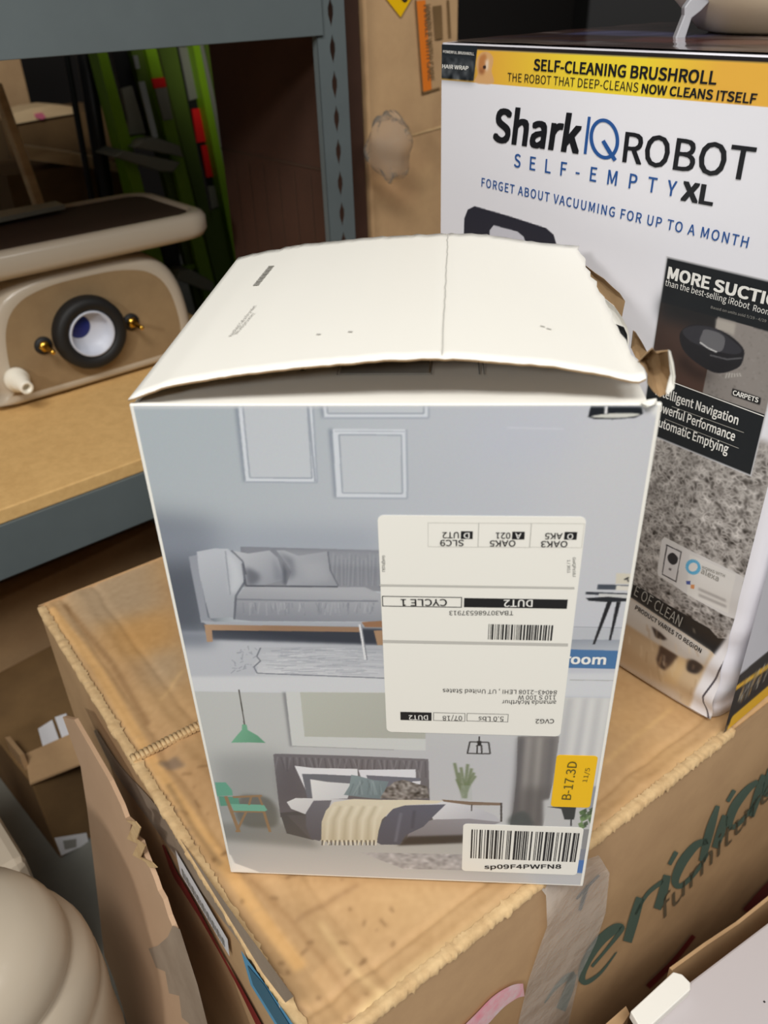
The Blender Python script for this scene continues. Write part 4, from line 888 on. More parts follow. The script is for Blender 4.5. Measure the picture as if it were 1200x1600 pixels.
write(mb, SF, 'SELF-CLEANING BRUSHROLL', z3(388, 243), z3(1022, 293), 17, 0, .028); write(mb, SF, 'THE ROBOT THAT DEEP-CLEANS', z3(297, 281), z3(750, 320), 13, 0, -.002); write(mb, SF, 'NOW CLEANS ITSELF', z3(762, 322), z3(1160, 360), 14, 0, .028)
write(mb, SF, 'Shark', z3(246, 487), z3(545, 530), 49, 0, .035, slant=.10); write(mb, SF, 'ROBOT', z3(696, 560), z3(1142, 627), 46, 0, .014); write(mb, SF, 'XL', z3(898, 692), z3(1010, 712), 28, 0, .045)
ribbon(mb, SF, [(*z3(567, 534), 4.5), (*z3(574, 470), 4.5), (*z3(582, 405), 4.5)], 1, k=2)
cq = z3(634, 482); ring_ = []
for t in np.linspace(0, 2 * math.pi, 41): ring_.append((cq[0] + 20.5 * math.cos(t), cq[1] + 29 * math.sin(t) + 3 * math.cos(t), 5.5))
ribbon(mb, SF, ring_, 1, k=2); ribbon(mb, SF, [(*z3(630, 488), 6), (*z3(652, 525), 6.5), (*z3(672, 556), 6)], 1, off=.001, k=3)
write(mb, SF, 'SELF-EMPTY', z3(320, 578), z3(880, 682), 20, 1, .014, space=1.45); write(mb, SF, 'FORGET ABOUT VACUUMING FOR UP TO A MONTH', z3(207, 646), z3(1130, 860), 13, 1, .012, space=1.08)
write(mb, SF, 'MORE', z7(612, 203), z7(858, 268), 17.5, 2, .04); write(mb, SF, 'SUCTION', z7(882, 275), z7(1345, 395), 17.5, 2, .04)
write(mb, SF, 'than the best-selling iRobot', z7(600, 246), z7(1092, 386), 9.5, 2, -.005); write(mb, SF, 'Roomba', z7(1114, 394), z7(1265, 436), 9.5, 2, -.005); write(mb, SF, 'Based on units sold 5/19 - 4/19', z7(868, 380), z7(1192, 462), 4, 3, 0)
write(mb, SF, 'Intelligent Navigation', z7(600, 905), z7(1025, 1062), 13, 2, .022, pre='Int'); write(mb, SF, 'Powerful Performance', z7(583, 990), z7(1005, 1157), 13, 2, .022, pre='Po'); write(mb, SF, 'Automatic Emptying', z7(562, 1072), z7(966, 1232), 13, 2, .022, pre='A')
write(mb, SF, 'CARPETS', z7(996, 885), z7(1145, 932), 7, 2, .03)
for p in ((640, 955, 1062, 1108), (600, 1028, 1032, 1200)): ribbon(mb, SF, [(*z7(p[0], p[1]), 1.2), (*z7((p[0] + p[2]) / 2, (p[1] + p[3]) / 2), 1.2), (*z7(p[2], p[3]), 1.2)], 3, k=2)
ribbon(mb, SF, [(*z7(560, 782), 1.5), (*z7(650, 815), 1.5), (*z7(1180, 1012), 1.5)], 2, k=2)
write(mb, SF, 'STATE OF CLEAN', zB(55, 345), zB(412, 596), 15, 3, .0, pre='STAT'); write(mb, SF, 'alexa', zA(810, 430), zA(912, 480), 8, 3, .01); write(mb, SF, 'WORKS WITH', zA(815, 402), zA(950, 455), 4, 3, .01)
write(mb, SF, 'PRODUCT VARIES TO REGION', zB(65, 455), zB(578, 800), 6, 0, .02)
write(mb, SF, 'POWERFUL BRUSHROLL', zd_(90, 150), zd_(412, 176), 4.2, 2, .01); write(mb, SF, 'HAIR WRAP', zd_(80, 308), zd_(352, 330), 6, 2, .02, slant=.1)
mb.build('lettering', [M['ink_black'], M['ink_blue'], M['ink_white'], M['ink_grey']], fp)
# printed end panel
SS = Face(s1 + SE * SR, -SN, V3(0, 0, 1), SE)
cv = Canvas(SS, 0.0, SD - 0.01, 0.003, 0.24, 500, (214, 214, 222))
a = SS.uv(1130, 1140)[0]
def sp(u, v): return ((u - cv.u0) * 500, (v - cv.v0) * 500)
u_ = lambda px, py: tuple(SS.uv(px, py))
bz_ = lambda t: t
cv.poly([sp(*u_(1128, 1152)), sp(*u_(1126, 1128)), sp(*u_(1140, 1065)), sp(0.29, u_(1200, 1030)[1] + .02), sp(0.29, 0)], (34, 30, 28), raw=True)
cv.poly([sp(0.004, .002), sp(0.29, .002), sp(0.29, .019), sp(0.008, .019)], (244, 190, 44), raw=True)
cv.poly([sp(*u_(1147, 1072)), sp(*u_(1200, 1035)), sp(0.29, u_(1200, 1035)[1]), sp(0.29, u_(1200, 1042)[1]), sp(*u_(1200, 1043)), sp(*u_(1147, 1078))], (240, 186, 44), raw=True)
for k in range(90):
    x = rng.uniform(.010, .26) ** 1.3 + .008; y = rng.uniform(.026, .05); cv.poly([sp(x, y), sp(x + .0024, y + .001), sp(x + .003, y + .010), sp(x + .001, y + .010)], [(196, 190, 176), (176, 140, 84), (120, 112, 100)][k % 3], raw=True, alpha=.8)
cv.poly([sp(.035, .105), sp(.29, .105), sp(.29, .235), sp(.035, .235)], (126, 124, 128), raw=True, blur=2); cv.poly([sp(.05, .115), sp(.29, .115), sp(.29, .23), sp(.05, .23)], (98, 96, 98), raw=True, blur=5)
cv.build('end_print', M['print'], box2, off=0.0012)
# glossy taped top print
ST = Face(s1 + V3(0, 0, SH), SE, -SN, V3(0, 0, 1))
cv = Canvas(ST, SL + 0.004, SR - 0.004, 0.003, SD - 0.004, 420, (84, 62, 58))
for _ in range(130):
    x, y = rng.uniform(cv.u0, cv.u1), rng.uniform(0, SD); w, h = rng.uniform(.01, .06), rng.uniform(.003, .012)
    cv.poly([sp2 for sp2 in (((x - cv.u0) * 420, y * 420), ((x + w - cv.u0) * 420, (y + .004) * 420), ((x + w - cv.u0) * 420, (y + h) * 420), ((x - cv.u0) * 420, (y + h) * 420))], [(124, 72, 64), (52, 46, 50), (110, 104, 102), (84, 92, 146), (120, 66, 60), (214, 208, 204)][rng.integers(6)], raw=True, alpha=.6, blur=1.5)
for (x0, x1, y0, y1, c) in ((-.30, -.16, .10, .16, (128, 132, 190)), (-.36, -.22, .0, .012, (176, 166, 150)), (-.36, -.24, .022, .034, (150, 140, 126)), (-.2, -.02, .05, .09, (140, 80, 70)), (-.12, .03, .012, .024, (176, 172, 168)), (-.24, -.17, .020, .03, (190, 186, 184)), (-.05, .03, .13, .18, (150, 140, 124))):
    cv.poly([((x0 - cv.u0) * 420, y0 * 420), ((x1 - cv.u0) * 420, y0 * 420), ((x1 - cv.u0) * 420, y1 * 420), ((x0 - cv.u0) * 420, y1 * 420)], c, raw=True, alpha=.75, blur=3)
e = np.random.default_rng(4)
cv.build('top_print', M['print_gloss'], box2, off=0.0012, disp=lambda u, v: np.abs(Canvas.blur(e.normal(0, 1, u.shape), 7)) * 0.010)

# small appliance on top of it
pb_ = ST.pt(*ST.uv(1065, 62), 0.0125)
fan = thing('plastic_stand', pb_, 'beige plastic bowl on a white forked leg, standing on the vacuum carton', 'stand')
fc = Face(pb_, RT, V3(0, 0, 1), -V3(FW[0], FW[1], 0) / np.hypot(FW[0], FW[1]))
mb = MB(); zz = lambda X, Y: (940 + X * 0.21667, Y * 0.21667)
mb.slab([fc.at(*zz(*p)) for p in ((525, 286), (598, 286), (652, 130), (720, 75), (790, 0), (840, -60), (700, -60), (640, 0), (600, 55), (598, 110))], fc.N * -0.008); mb.build('leg', M['grey_plastic'], fan, bevel=.001)
mb = MB(); c_ = fc.at(1296, -36) + V3(FW[0], FW[1], 0) * 0.05
mb.lathe(c_, (0, 0, 1), [(0.0, -.040), (.04, -.039), (.075, -.030), (.098, -.008), (.104, .03), (.104, .06), (.0, .06)]); mb.build('bowl', M['beige'], fan)
mb = MB(); mb.tube([fc.at(*zz(770, -30)) - fc.N * -.002, c_ + V3(-.06, 0, .05)], 0.006, 8); mb.build('arm', M['grey_plastic'], fan)

# ================================================================== STEEL RACK WITH PARTICLE-BOARD DECK
UR = V3(.7780, .6282, 0); NR = V3(-.6282, .7780, 0); AR = V3(-.501, .915, ZT)
def RKF(off): return Face(AR + NR * off, UR, V3(0, 0, 1), -NR)
RK0 = RKF(0)
def rk(a, n, z): return AR + UR * a + NR * n + V3(0, 0, z)
rack = thing('storage_rack', rk(0, 0.35, -ZT), 'grey steel storage rack with a particle board shelf behind the cartons', 'shelf')
mb = MB(); mb.box(rk(-.75, .0, -.014), UR * 1.31, NR * .70, V3(0, 0, .021)); mb.build('shelf_board', M['deck'], rack, bevel=.002)
mb = MB(); mb.box(rk(-.75, -.004, -.092), UR * 1.31, NR * .004, V3(0, 0, .078)); mb.box(rk(-.75, .0, -.092), UR * 1.31, NR * .03, V3(0, 0, .003)); mb.box(rk(-.75, .0, -.017), UR * 1.31, NR * .03, V3(0, 0, .0025)); mb.build('beam', M['steel_grey'], rack, bevel=.0008)
mb = MB(); mb.box(rk(-.75, -.004, .512), UR * 1.318, NR * .004, V3(0, 0, .12)); mb.box(rk(-.75, .0, .512), UR * 1.318, NR * .03, V3(0, 0, .003)); mb.build('beam', M['steel_grey'], rack, bevel=.0008)
mb = MB(); mb.box(rk(-.75, .002, .632), UR * 1.31, NR * .70, V3(0, 0, .02)); mb.build('shelf_board', M['deck'], rack, bevel=.002)
mb = MB(); mb.box(rk(-.75, .67, .53), UR * 1.2, NR * .01, V3(0, 0, .09)); mb.build('beam', M['steel_grey'], rack)
def post(a0, w, holes):
    mb = MB(); pit = 0.0432; zc = 0.494 - pit * 25; zb_ = -ZT; cx = a0 + w * 0.52; zlo = zb_
    zc0 = zc
    while zc0 - pit / 2 > zb_: zc0 -= pit
    z = zc0 + pit
    mb.box(rk(a0, 0, zb_), UR * w, NR * .002, V3(0, 0, z - pit / 2 - zb_))
    while z < 1.0:
        hole = [(0, .019), (.0022, .012), (.0048, .006), (.0048, -.002), (.0025, -.010), (0, -.018), (-.0025, -.010), (-.0048, -.002), (-.0048, .006), (-.0022, .012)]
        L_, R_, T_, B_ = a0 - cx, a0 + w - cx, pit / 2, -pit / 2
        outer = [(0, T_), (R_ * .5, T_), (R_, T_), (R_, -.002), (R_, B_), (0, B_), (L_, B_), (L_, -.002), (L_, T_), (L_ * .5, T_)]
        n = 10; pts = []
        for d_ in (0, .002):
            pts += [rk(cx + x, d_, z + y) for x, y in outer]; pts += [rk(cx + x, d_, z + y) for x, y in hole]
        fs = []
        for i in range(n):
            j = (i + 1) % n; fs.append([i, j, n + j, n + i]); fs.append([2 * n + i, 3 * n + i, 3 * n + j, 2 * n + j]); fs.append([n + i, n + j, 3 * n + j, 3 * n + i])
        mb.add(pts, fs); z += pit
    mb.box(rk(a0, .002, zb_), UR * .002, NR * .010, V3(0, 0, 1.0 + ZT))
    return mb.build('post', M['steel_grey'], rack, recalc=True)
post(.5605, .0475, True); post(-.795, .0475, True)

# ---- toilet tank on the shelf, underside towards the room
TN = .288
tank = thing('toilet_tank', rk(.268, TN + .18, .007), 'cream porcelain toilet tank lying on the shelf, black gasket hole facing out', 'toilet tank')
half = [(.0, .2105), (.05, .2095), (.09, .204), (.124, .193), (.150, .172), (.166, .142), (.174, .105), (.177, .065), (.172, .03), (.160, .0095)]
out = [(x, z) for x, z in half] + [(-x, z) for x, z in half[::-1][:-1]]
out = [tuple(p) for p in catmull(out, True, 3)]
out = [(x, max(z, .0085)) for x, z in out]
cz = .10
def ringt(sc, n_, dx=0): return [rk(.283 + x * sc[0], n_, .0015 + cz + (z - cz) * sc[1]) for x, z in out]
mb = MB(); rings = [ringt(s_, n_) for s_, n_ in (((.84, .80), TN + .001), ((.90, .875), TN), ((.955, .95), TN + .006), ((.99, .985), TN + .018), ((1, 1), TN + .035), ((1.02, 1.0), TN + .36), ((.99, .97), TN + .375))]
rings = [r + [r[0]] for r in rings]
mb.grid(rings, 0); mb.poly(rings[-1][:-1], 0); mb.poly(rings[0][:-1], 1)
mb.build('tank_body', [M['porcelain'], M['bisque']], tank)
rc = rk(.2677, TN, .1043)
mb = MB(); mb.lathe(rc, -NR, [(.036, -.002), (.0585, -.002), (.060, .004), (.059, .018), (.054, .024), (.042, .024), (.038, .018), (.036, -.002)], 40); mb.build('gasket', M['rubber'], tank)
mb = MB(); mb.lathe(rc, -NR, [(.0375, .021), (.0375, -.001), (.0, -.001)], 40); mb.lathe(rc, -NR, [(.0375, .021), (.0345, .022), (.0335, .002), (.0, .002)], 40); vp = mb.build('outlet_pipe', M['pipe'], tank)
mb = MB(); mb.lathe(rc + UR * -.013 + V3(0, 0, .011), -NR, [(.0, .005), (.013, .005), (.019, .002)], 20); mb.build('flapper', M['blue_plastic'], vp)
for a_, z_ in ((.193, .0996), (.3437, .1002)):
    c_ = rk(a_, TN, z_); mb = MB(); mb.lathe(c_, -NR, [(.0, .003), (.013, .003), (.0145, .0), (.0145, -.002)], 20); w_ = mb.build('washer', M['rubber'], tank)
    mb = MB(); mb.lathe(c_, -NR, [(.009, .002), (.009, .008), (.0, .008)], 6); prof = []
    for k in range(14): prof += [(.0038, .008 + k * .0025), (.0032, .00925 + k * .0025)]
    mb.lathe(c_, -NR, prof + [(.0, .043)], 12); mb.build('bolt', M['brass'], w_)
c_ = rk(.138, TN, .0592); mb = MB(); mb.lathe(c_, -NR, [(.019, .0), (.019, .010), (.014, .012), (.013, .030), (.010, .032), (.010, .05), (.006, .05), (.006, .035), (.0, .035)], 24); mb.build('inlet_nut', M['white_plastic'], tank)

# ---- lid slab on top of the tank
mb = MB(); zs0 = .2135
def rr_(a0, a1, n0, n1, r_, z):
    P = []
    for cx, cn, t0 in ((a1 - r_, n1 - r_, 0), (a0 + r_, n1 - r_, 90), (a0 + r_, n0 + r_, 180), (a1 - r_, n0 + r_, 270)):
        for k in range(7): t_ = math.radians(t0 + 15 * k); P.append(rk(cx + r_ * math.cos(t_), cn + r_ * math.sin(t_), z))
    return P + [P[0]]
LA0, LA1, LN0, LN1 = -.06, .515, .262, .52
g_ = [rr_(LA0 + d, LA1 - d, LN0 + d, LN1 - d, .045, z) for d, z in ((.016, zs0), (.005, zs0 + .004), (.0, zs0 + .014), (.0, zs0 + .034), (.004, zs0 + .041), (.013, zs0 + .044), (.020, zs0 + .042), (.024, zs0 + .036))]
mb.grid(g_); mb.poly(g_[0][:-1][::-1]); mb.poly(g_[-1][:-1])
tl = thing('porcelain_cover', rk(.23, .39, zs0), 'cream porcelain tank lid lying upside down on top of the toilet tank', 'lid')
mb.build('rim', M['porcelain'], tl)
mb = MB(); g2 = rr_(LA0 + .026, LA1 - .026, LN0 + .026, LN1 - .026, .03, zs0 + .037)[:-1]; mb.slab(g2, V3(0, 0, .003)); mb.build('hollow_shade', M['tray_dark'], tl)  # dark panel: the recess's shade painted as brown

# ================================================================== LADDERS AND LUMBER BEHIND THE RACK
def strip(mb, f, pts, d, mi=0): mb.slab([f.at(*p) for p in pts], NR * d, mi)
yx = lambda X, Y: (150 + 0.225 * X, 60 + 0.225 * Y)
def ext(p, q, y): t = (y - p[1]) / (q[1] - p[1]); return (p[0] + (q[0] - p[0]) * t, y)
F1 = RKF(.86)
def floor_px(f, p, q):
    """follow the rail p -> q down until it meets the floor"""
    y = q[1]
    while f.uv(*ext(p, q, y))[1] > -ZT + .004 and y < 2000: y += 2
    return ext(p, q, y)
def up_px(p, q, y=-330): return ext(p, q, y)
lad = thing('step_ladder', F1.at(*floor_px(F1, (175, 80), (250, 380))), 'green fibreglass stepladder with grey treads, left one behind the rack', 'ladder')
def rail(f, l0, l1, r0, r1, name, m, parent, d, y0=-330):
    mb = MB(); mb.slab([f.at(*up_px(l0, l1, y0)), f.at(*floor_px(f, l0, l1)), f.at(*floor_px(f, r0, r1)), f.at(*up_px(r0, r1, y0))], NR * d); return mb.build(name, m, parent)
rail(F1, (152, 82), (188, 226), (167, 80), (203, 214), 'rail', M['green'], lad, .05)
rl = rail(F1, (226, 72), (258, 205), (243, 71), (276, 204), 'rail', M['green'], lad, .05)
rail(RKF(.875), (205, 80), (240, 215), (226, 72), (258, 205), 'rail_flange', M['olive'], lad, .02)
mb = MB(); f = RKF(.852); strip(mb, f, [(208, 87), (215, 87), (219, 107), (213, 108)], .006); strip(mb, f, [(217, 128), (226, 127), (247, 214), (239, 217)], .006); mb.build('edge_strip', M['aluminium'], lad)
mb = MB(); strip(mb, f, [yx(390, 280), yx(475, 270), yx(490, 335), yx(408, 348)], .006); mb.build('decal', M['redsat'], rl)
mb = MB(); strip(mb, f, [yx(412, 350), yx(490, 340), yx(535, 560), yx(470, 570)], .005); mb.build('decal', M['tread'], rl)
mb = MB(); f = RKF(.90); strip(mb, f, [(170, 60), (210, 60), (246, 225), (206, 225)], .012); mb.build('back_panel', M['blackpl'], lad)
mb = MB(); f = RKF(.885); strip(mb, f, [yx(180, 350), yx(250, 330), yx(320, 560), yx(345, 660), yx(230, 670), yx(225, 560)], .01); mb.build('hinge_bracket', M['tread'], lad)
mb = MB(); f = RKF(.872); strip(mb, f, [yx(195, 700), yx(330, 675), yx(380, 690), yx(330, 740), yx(200, 745)], .02); mb.build('cross_brace', M['green'], lad)
for pts in ([yx(330, 700), yx(420, 690), yx(585, 745), yx(612, 830), yx(560, 815), yx(250, 758)], [yx(120, 822), yx(190, 778), yx(590, 860), yx(540, 930), yx(440, 925)]):
    mb = MB(); strip(mb, RKF(.835), pts, .10); mb.build('tread', M['tread'], lad, bevel=.003)
lw = lambda X, Y: (200 + 0.19167 * X, 320 + 0.19167 * Y)
mb = MB(); strip(mb, RKF(.835), [lw(430, 540), lw(520, 530), lw(700, 630), lw(715, 720), lw(600, 690), lw(400, 610)], .10); mb.build('tread', M['tread'], lad, bevel=.003)
mb = MB(); strip(mb, RKF(.872), [lw(290, 570), lw(480, 500), lw(660, 450), lw(655, 480), lw(480, 545), lw(330, 600)], .02); mb.build('cross_brace', M['green'], lad)
mb = MB(); strip(mb, RKF(.89), [lw(270, 310), lw(400, 300), lw(440, 520), lw(310, 520)], .012); mb.build('back_panel', M['blackpl'], lad)

F2 = RKF(.98)
lad2 = thing('step_ladder', F2.at(*floor_px(F2, (300, 200), (345, 380))), 'green fibreglass stepladder with two red warning decals, beside the grey post', 'ladder')
rail(F2, (247, 73), (305, 307), (275, 71), (323, 307), 'rail', M['olive'], lad2, .03)
web = rail(RKF(1.015), (272, 71), (330, 307), (310, 71), (362, 307), 'web', M['blackpl'], lad2, .008)
rail(F2, (307, 100), (350, 319), (318, 100), (362, 319), 'rail', M['green'], lad2, .05)
rail(RKF(.988), (318, 100), (362, 319), (326, 100), (372, 319), 'edge_strip', M['tread'], lad2, .004)
rail(RKF(.982), (326, 100), (373, 319), (337, 100), (386, 319), 'rail_flange', M['olive'], lad2, .04)
f = RKF(1.009)
for pts in ([yx(668, 492), yx(730, 486), yx(778, 715), yx(704, 724)], [yx(733, 744), yx(798, 740), yx(834, 955), yx(770, 966)]):
    mb = MB(); strip(mb, f, pts, .005); mb.build('decal', M['redsat'], web)
mb = MB(); strip(mb, f, [yx(575, 60), yx(650, 60), yx(708, 415), yx(650, 432)], .005); mb.build('strut', M['tread'], web)
mb = MB(); strip(mb, f, [yx(780, 1030), yx(870, 1015), yx(890, 1165), yx(805, 1180)], .006); mb.build('foot_bracket', M['tread'], web)
mb = MB(); strip(mb, RKF(1.004), [(330, 330), (362, 319), (400, 480), (370, 560), (345, 480)], .008); mb.build('web', M['olive'], lad2)

# added narrow carton behind the post, its dark brown standing for shade
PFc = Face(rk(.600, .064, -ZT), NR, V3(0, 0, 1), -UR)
bc = thing('shade_carton', rk(.64, .21, -ZT), 'added tall narrow carton, dark brown in place of shade, between the green ladder and the grey post', 'box')
mb = MB(); mb.box(rk(.600, .064, -ZT + .001), UR * .085, NR * .30, V3(0, 0, 1.34)); mb.build('box_body', M['carton_shade'], bc, bevel=.003)
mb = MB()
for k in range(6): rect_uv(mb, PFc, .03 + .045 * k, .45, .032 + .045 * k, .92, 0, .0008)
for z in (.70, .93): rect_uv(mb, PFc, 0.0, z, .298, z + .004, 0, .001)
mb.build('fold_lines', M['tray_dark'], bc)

# brown carton right of the post
f = RKF(.058); uA = .689; uB = f.uv(717, 30)[0]
bc2 = thing('carton', f.pt((uA + uB) / 2, -ZT), 'tall brown carton with an orange edged label, between the grey post and the vacuum carton', 'box')
mb = MB(); mb.box(f.pt(uA, -ZT + .001), UR * (uB - uA), NR * .30, V3(0, 0, 1.35)); mb.build('box_body', M['kraft'], bc2, bevel=.004)
zq = lambda X, Y: (640 + 0.1 * X, 0.1 * Y)
mb = MB(); quad(mb, f, [zq(60, -300), zq(240, -300), zq(320, 1400), zq(170, 1470)], 0, .0016); quad(mb, f, [(656, -30), (678, -30), (690, 138), (666, 142)], 0, .0016)
lb_ = None
mb = MB(); O4 = [(647, 2), (663, 0), (673, 139), (658, 146)]; quad(mb, f, O4, 0, .0022); lb_ = mb.build('hazard_label', mat('orange_ink', (226, 122, 34), .6), bc2)
mb = MB(); write(mb, f, 'HANDLE WITH CARE', (660, 8), (667, 126), 10, 0, .02, off=.003); mb.build('label_print', M['kraft_dark'], lb_)
mb = MB()
for l in ([(646, 0), (649, 0), (660, 146), (657, 147)], [(657, 144), (685, 136), (686, 139), (657, 148)], [(674, 10), (688, 8), (690, 60), (678, 62)], [(696, 0), (700, 0), (703, 58), (699, 58)]): quad(mb, f, l, 0, .0026)
mb.build('label_print', M['kraft_dark'], bc2)
mb = MB(); quad(mb, f, [(592, -14), (648, -14), (624, 27)], 0, .003); mb.build('warning_sticker', M['sticker_yellow'], bc2)
mb = MB(); ribbon(mb, f, [(625, -4, 4), (630, 2, 4), (634, -2, 3)], 0, .0036); mb.build('warning_mark', M['ink'], bc2)
mb = MB(); ribbon(mb, f, [(640, 212, 3), (670, 203, 4), (700, 195, 4)], 0, .0015); mb.build('fold_crease', M['kraft_pale'], bc2)
# crumpled clear plastic ball hanging in front of it
f = RKF(.0); c_ = f.at(610, 230); mb = MB(); n_, m_ = 28, 18; P = []
r = np.random.default_rng(2)
ph = r.uniform(0, 6, 12)
for i in range(n_ + 1):
    row = []
    for j in range(m_ + 1):
        a, b = 2 * math.pi * i / n_, math.pi * j / m_
        k = 1 + .10 * math.sin(3 * a + ph[0] + 2 * b) + .08 * math.sin(5 * b + ph[1] + a) + .06 * math.sin(7 * a - 4 * b + ph[2]); k = k if i < n_ else P[0][j][1]
        row.append((c_ + V3(math.cos(a) * math.sin(b) * .034, math.sin(a) * math.sin(b) * .026, math.cos(b) * .044) * k, k))
    P.append(row)
mb.grid([[q[0] for q in row] for row in P])
tag(mb.build('plastic_wrap', M['clear']), 'crumpled ball of clear plastic beside the grey post', 'plastic wrap')

# lumber and cartons seen above the tank lid
zl = lambda X, Y: (0.2 * X, 60 + 0.2 * Y)
f = RKF(1.02); a0, a1 = f.uv(40, 250)[0], f.uv(205, 250)[0]; zt_ = f.uv(100, 262)[1]
c3 = thing('carton', f.pt((a0 + a1) / 2, -ZT), 'brown carton with a pale cut edge behind the black pipes, the nearer of two', 'box')
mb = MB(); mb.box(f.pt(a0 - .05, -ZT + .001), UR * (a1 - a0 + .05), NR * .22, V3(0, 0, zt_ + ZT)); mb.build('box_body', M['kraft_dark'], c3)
mb = MB(); strip(mb, RKF(1.012), [zl(195, 845), zl(640, 910), zl(1000, 985), zl(1000, 1055), zl(640, 1005), zl(240, 950)], .10); mb.build('top_edge', M['wood'], c3)
f = RKF(1.30); a0, a1 = f.uv(0, 180)[0], f.uv(180, 180)[0]; zt_ = f.uv(70, 182)[1]
c4 = thing('carton', f.pt((a0 + a1) / 2, -ZT), 'brown carton with a pink mark on its pale edge, the farther of two', 'box')
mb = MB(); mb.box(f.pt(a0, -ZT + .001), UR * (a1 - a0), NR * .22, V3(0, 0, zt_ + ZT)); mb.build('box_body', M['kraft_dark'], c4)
mb = MB(); strip(mb, RKF(1.29), [zl(75, 595), zl(250, 545), zl(400, 522), zl(575, 535), zl(575, 590), zl(450, 610), zl(105, 672)], .10); te = mb.build('top_edge', M['wood'], c4)
mb = MB(); strip(mb, RKF(1.286), [zl(270, 590), zl(330, 580), zl(360, 615), zl(330, 635), zl(280, 620)], .003); mb.build('pink_mark', mat('pink_paint', (232, 120, 150), .6), te)
f = RKF(1.6); a0, a1 = f.uv(-60, 150)[0], f.uv(46, 150)[0]
mb = MB(); mb.box(f.pt(a0, -ZT + .001), UR * (a1 - a0), NR * .25, V3(0, 0, 1.5)); tag(mb.build('carton', M['kraft'], bevel=.004), 'orange brown carton farthest back at the upper left behind the rack', 'box')
f = RKF(.80)
mb = MB(); q0_, q1_ = (2, 165), (50, 300); lo = floor_px(f, q0_, q1_); mb.slab([f.at(*up_px(q0_, q1_, 130)), f.at(*lo), f.at(lo[0] + 14, lo[1]), f.at(up_px(q0_, q1_, 130)[0] + 14, 130)], NR * .03)
tag(mb.build('wood_lath', M['wood'], bevel=.002), 'slanting pale wooden lath behind the tank lid at the left', 'lath')
f = RKF(.95)
for i, (xa, xb, y0, r_, lab_) in enumerate(((134, 167, -200, .018, 'thick black pipe standing left of the green ladders'), (106, 143, 60, .007, 'thin black rod standing left of the thick black pipe'))):
    p, q = (xa, 100), (xb, 310); mb = MB(); hi_, lo = f.at(*up_px(p, q, y0)), f.at(*floor_px(f, p, q)); mb.tube([lo + V3(0, 0, .0), hi_], r_, 14)
    tag(mb.build('black_pipe', M['blackpl']), lab_, 'pipe')
f = RKF(.42)
mb = MB(); top_z = zs0 + .041
P = [rk(-.10, .40, top_z + .006), rk(.335, .45, top_z + .006), rk(.335, .49, top_z + .006), rk(-.10, .49, top_z + .006)]
mb.slab(P, V3(0, 0, .008)); tag(mb.build('metal_strip', M['tread'], bevel=.001), 'dull grey metal strip lying on the upturned tank lid', 'metal strip')
# black carton far behind the vacuum carton
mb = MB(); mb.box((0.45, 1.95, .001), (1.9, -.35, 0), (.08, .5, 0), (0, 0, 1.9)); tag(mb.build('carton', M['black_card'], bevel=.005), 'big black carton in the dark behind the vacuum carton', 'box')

# ================================================================== LOWER LEFT: CARTONS ON THE FLOOR, SHEET, PORCELAIN
FZ = 0.001
def zcol(px, py, X0):   # height at which a pixel meets the vertical line through X0
    d = ray(px, py); t = np.hypot(X0[0], X0[1]) / np.hypot(d[0], d[1]); return CAM[2] + d[2] * t
K0 = at_z(95, 1342, FZ); kx = (at_z(140, 1311, FZ) - K0); kx[2] = 0; kx /= np.linalg.norm(kx); ky = V3(-kx[1], kx[0], 0)
zk = zcol(52, 1222, K0)
kc = thing('carton', K0 + kx * .16 + ky * .13, 'crushed brown carton with torn white labels on the floor below the rack', 'box')
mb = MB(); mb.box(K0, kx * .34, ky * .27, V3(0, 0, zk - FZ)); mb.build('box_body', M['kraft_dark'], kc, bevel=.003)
KF = Face(K0, kx, V3(0, 0, 1), -ky)
mb = MB(); quad(mb, KF, [(84, 1308), (134, 1300), (138, 1316), (95, 1336)], 0, .002); ks = mb.build('barcode_sticker', M['sticker_white'], kc)
mb = MB(); quad(mb, KF, [(97, 1312), (118, 1309), (118, 1322), (100, 1326)], 0, .0028); mb.build('barcode', M['ink_grey'], ks)
KT = Face(K0 + V3(0, 0, zk - FZ), kx, ky, V3(0, 0, 1))
mb = MB(); mb.slab([KT.at(*p) + V3(0, 0, .0015) for p in ((48, 1228), (128, 1196), (112, 1150), (40, 1182))], V3(0, 0, .004)); mb.build('top_flap', M['kraft'], kc)
mb = MB(); fF = Face(K0 - ky * -.03, kx, V3(0, 0, 1), -ky); mb.slab([fF.at(*p) for p in ((30, 1180), (38, 1178), (56, 1226), (48, 1228))], ky * .05); mb.build('bent_flap', M['kraft'], kc)
K1 = K0 + ky * .285 - kx * .28; zk2 = .31
k2 = thing('carton', K1 + kx * .35 + ky * .2, 'yellowish brown carton standing behind the crushed floor carton, partly under the shelf', 'box')
mb = MB(); mb.box(K1, kx * .70, ky * .36, V3(0, 0, zk2)); mb.build('box_body', M['kraft'], k2, bevel=.003)
K2F = Face(K1 + V3(0, 0, zk2), kx, ky, V3(0, 0, 1))
K2V = Face(K1, kx, V3(0, 0, 1), -ky)
mb = MB()
for pts in ([(60, 1140), (82, 1126), (98, 1172), (70, 1178)], [(86, 1122), (104, 1116), (114, 1160), (102, 1168)]): quad(mb, KT, pts, 0, .002)
mb.build('paper_label', M['sticker_white'], kc)
mb = MB(); strip_p = [(-10, 1085), (70, 1030), (74, 1036), (-10, 1094)]; quad(mb, K2V, strip_p, 0, .0015); mb.build('seam', M['kraft_pale'], k2)
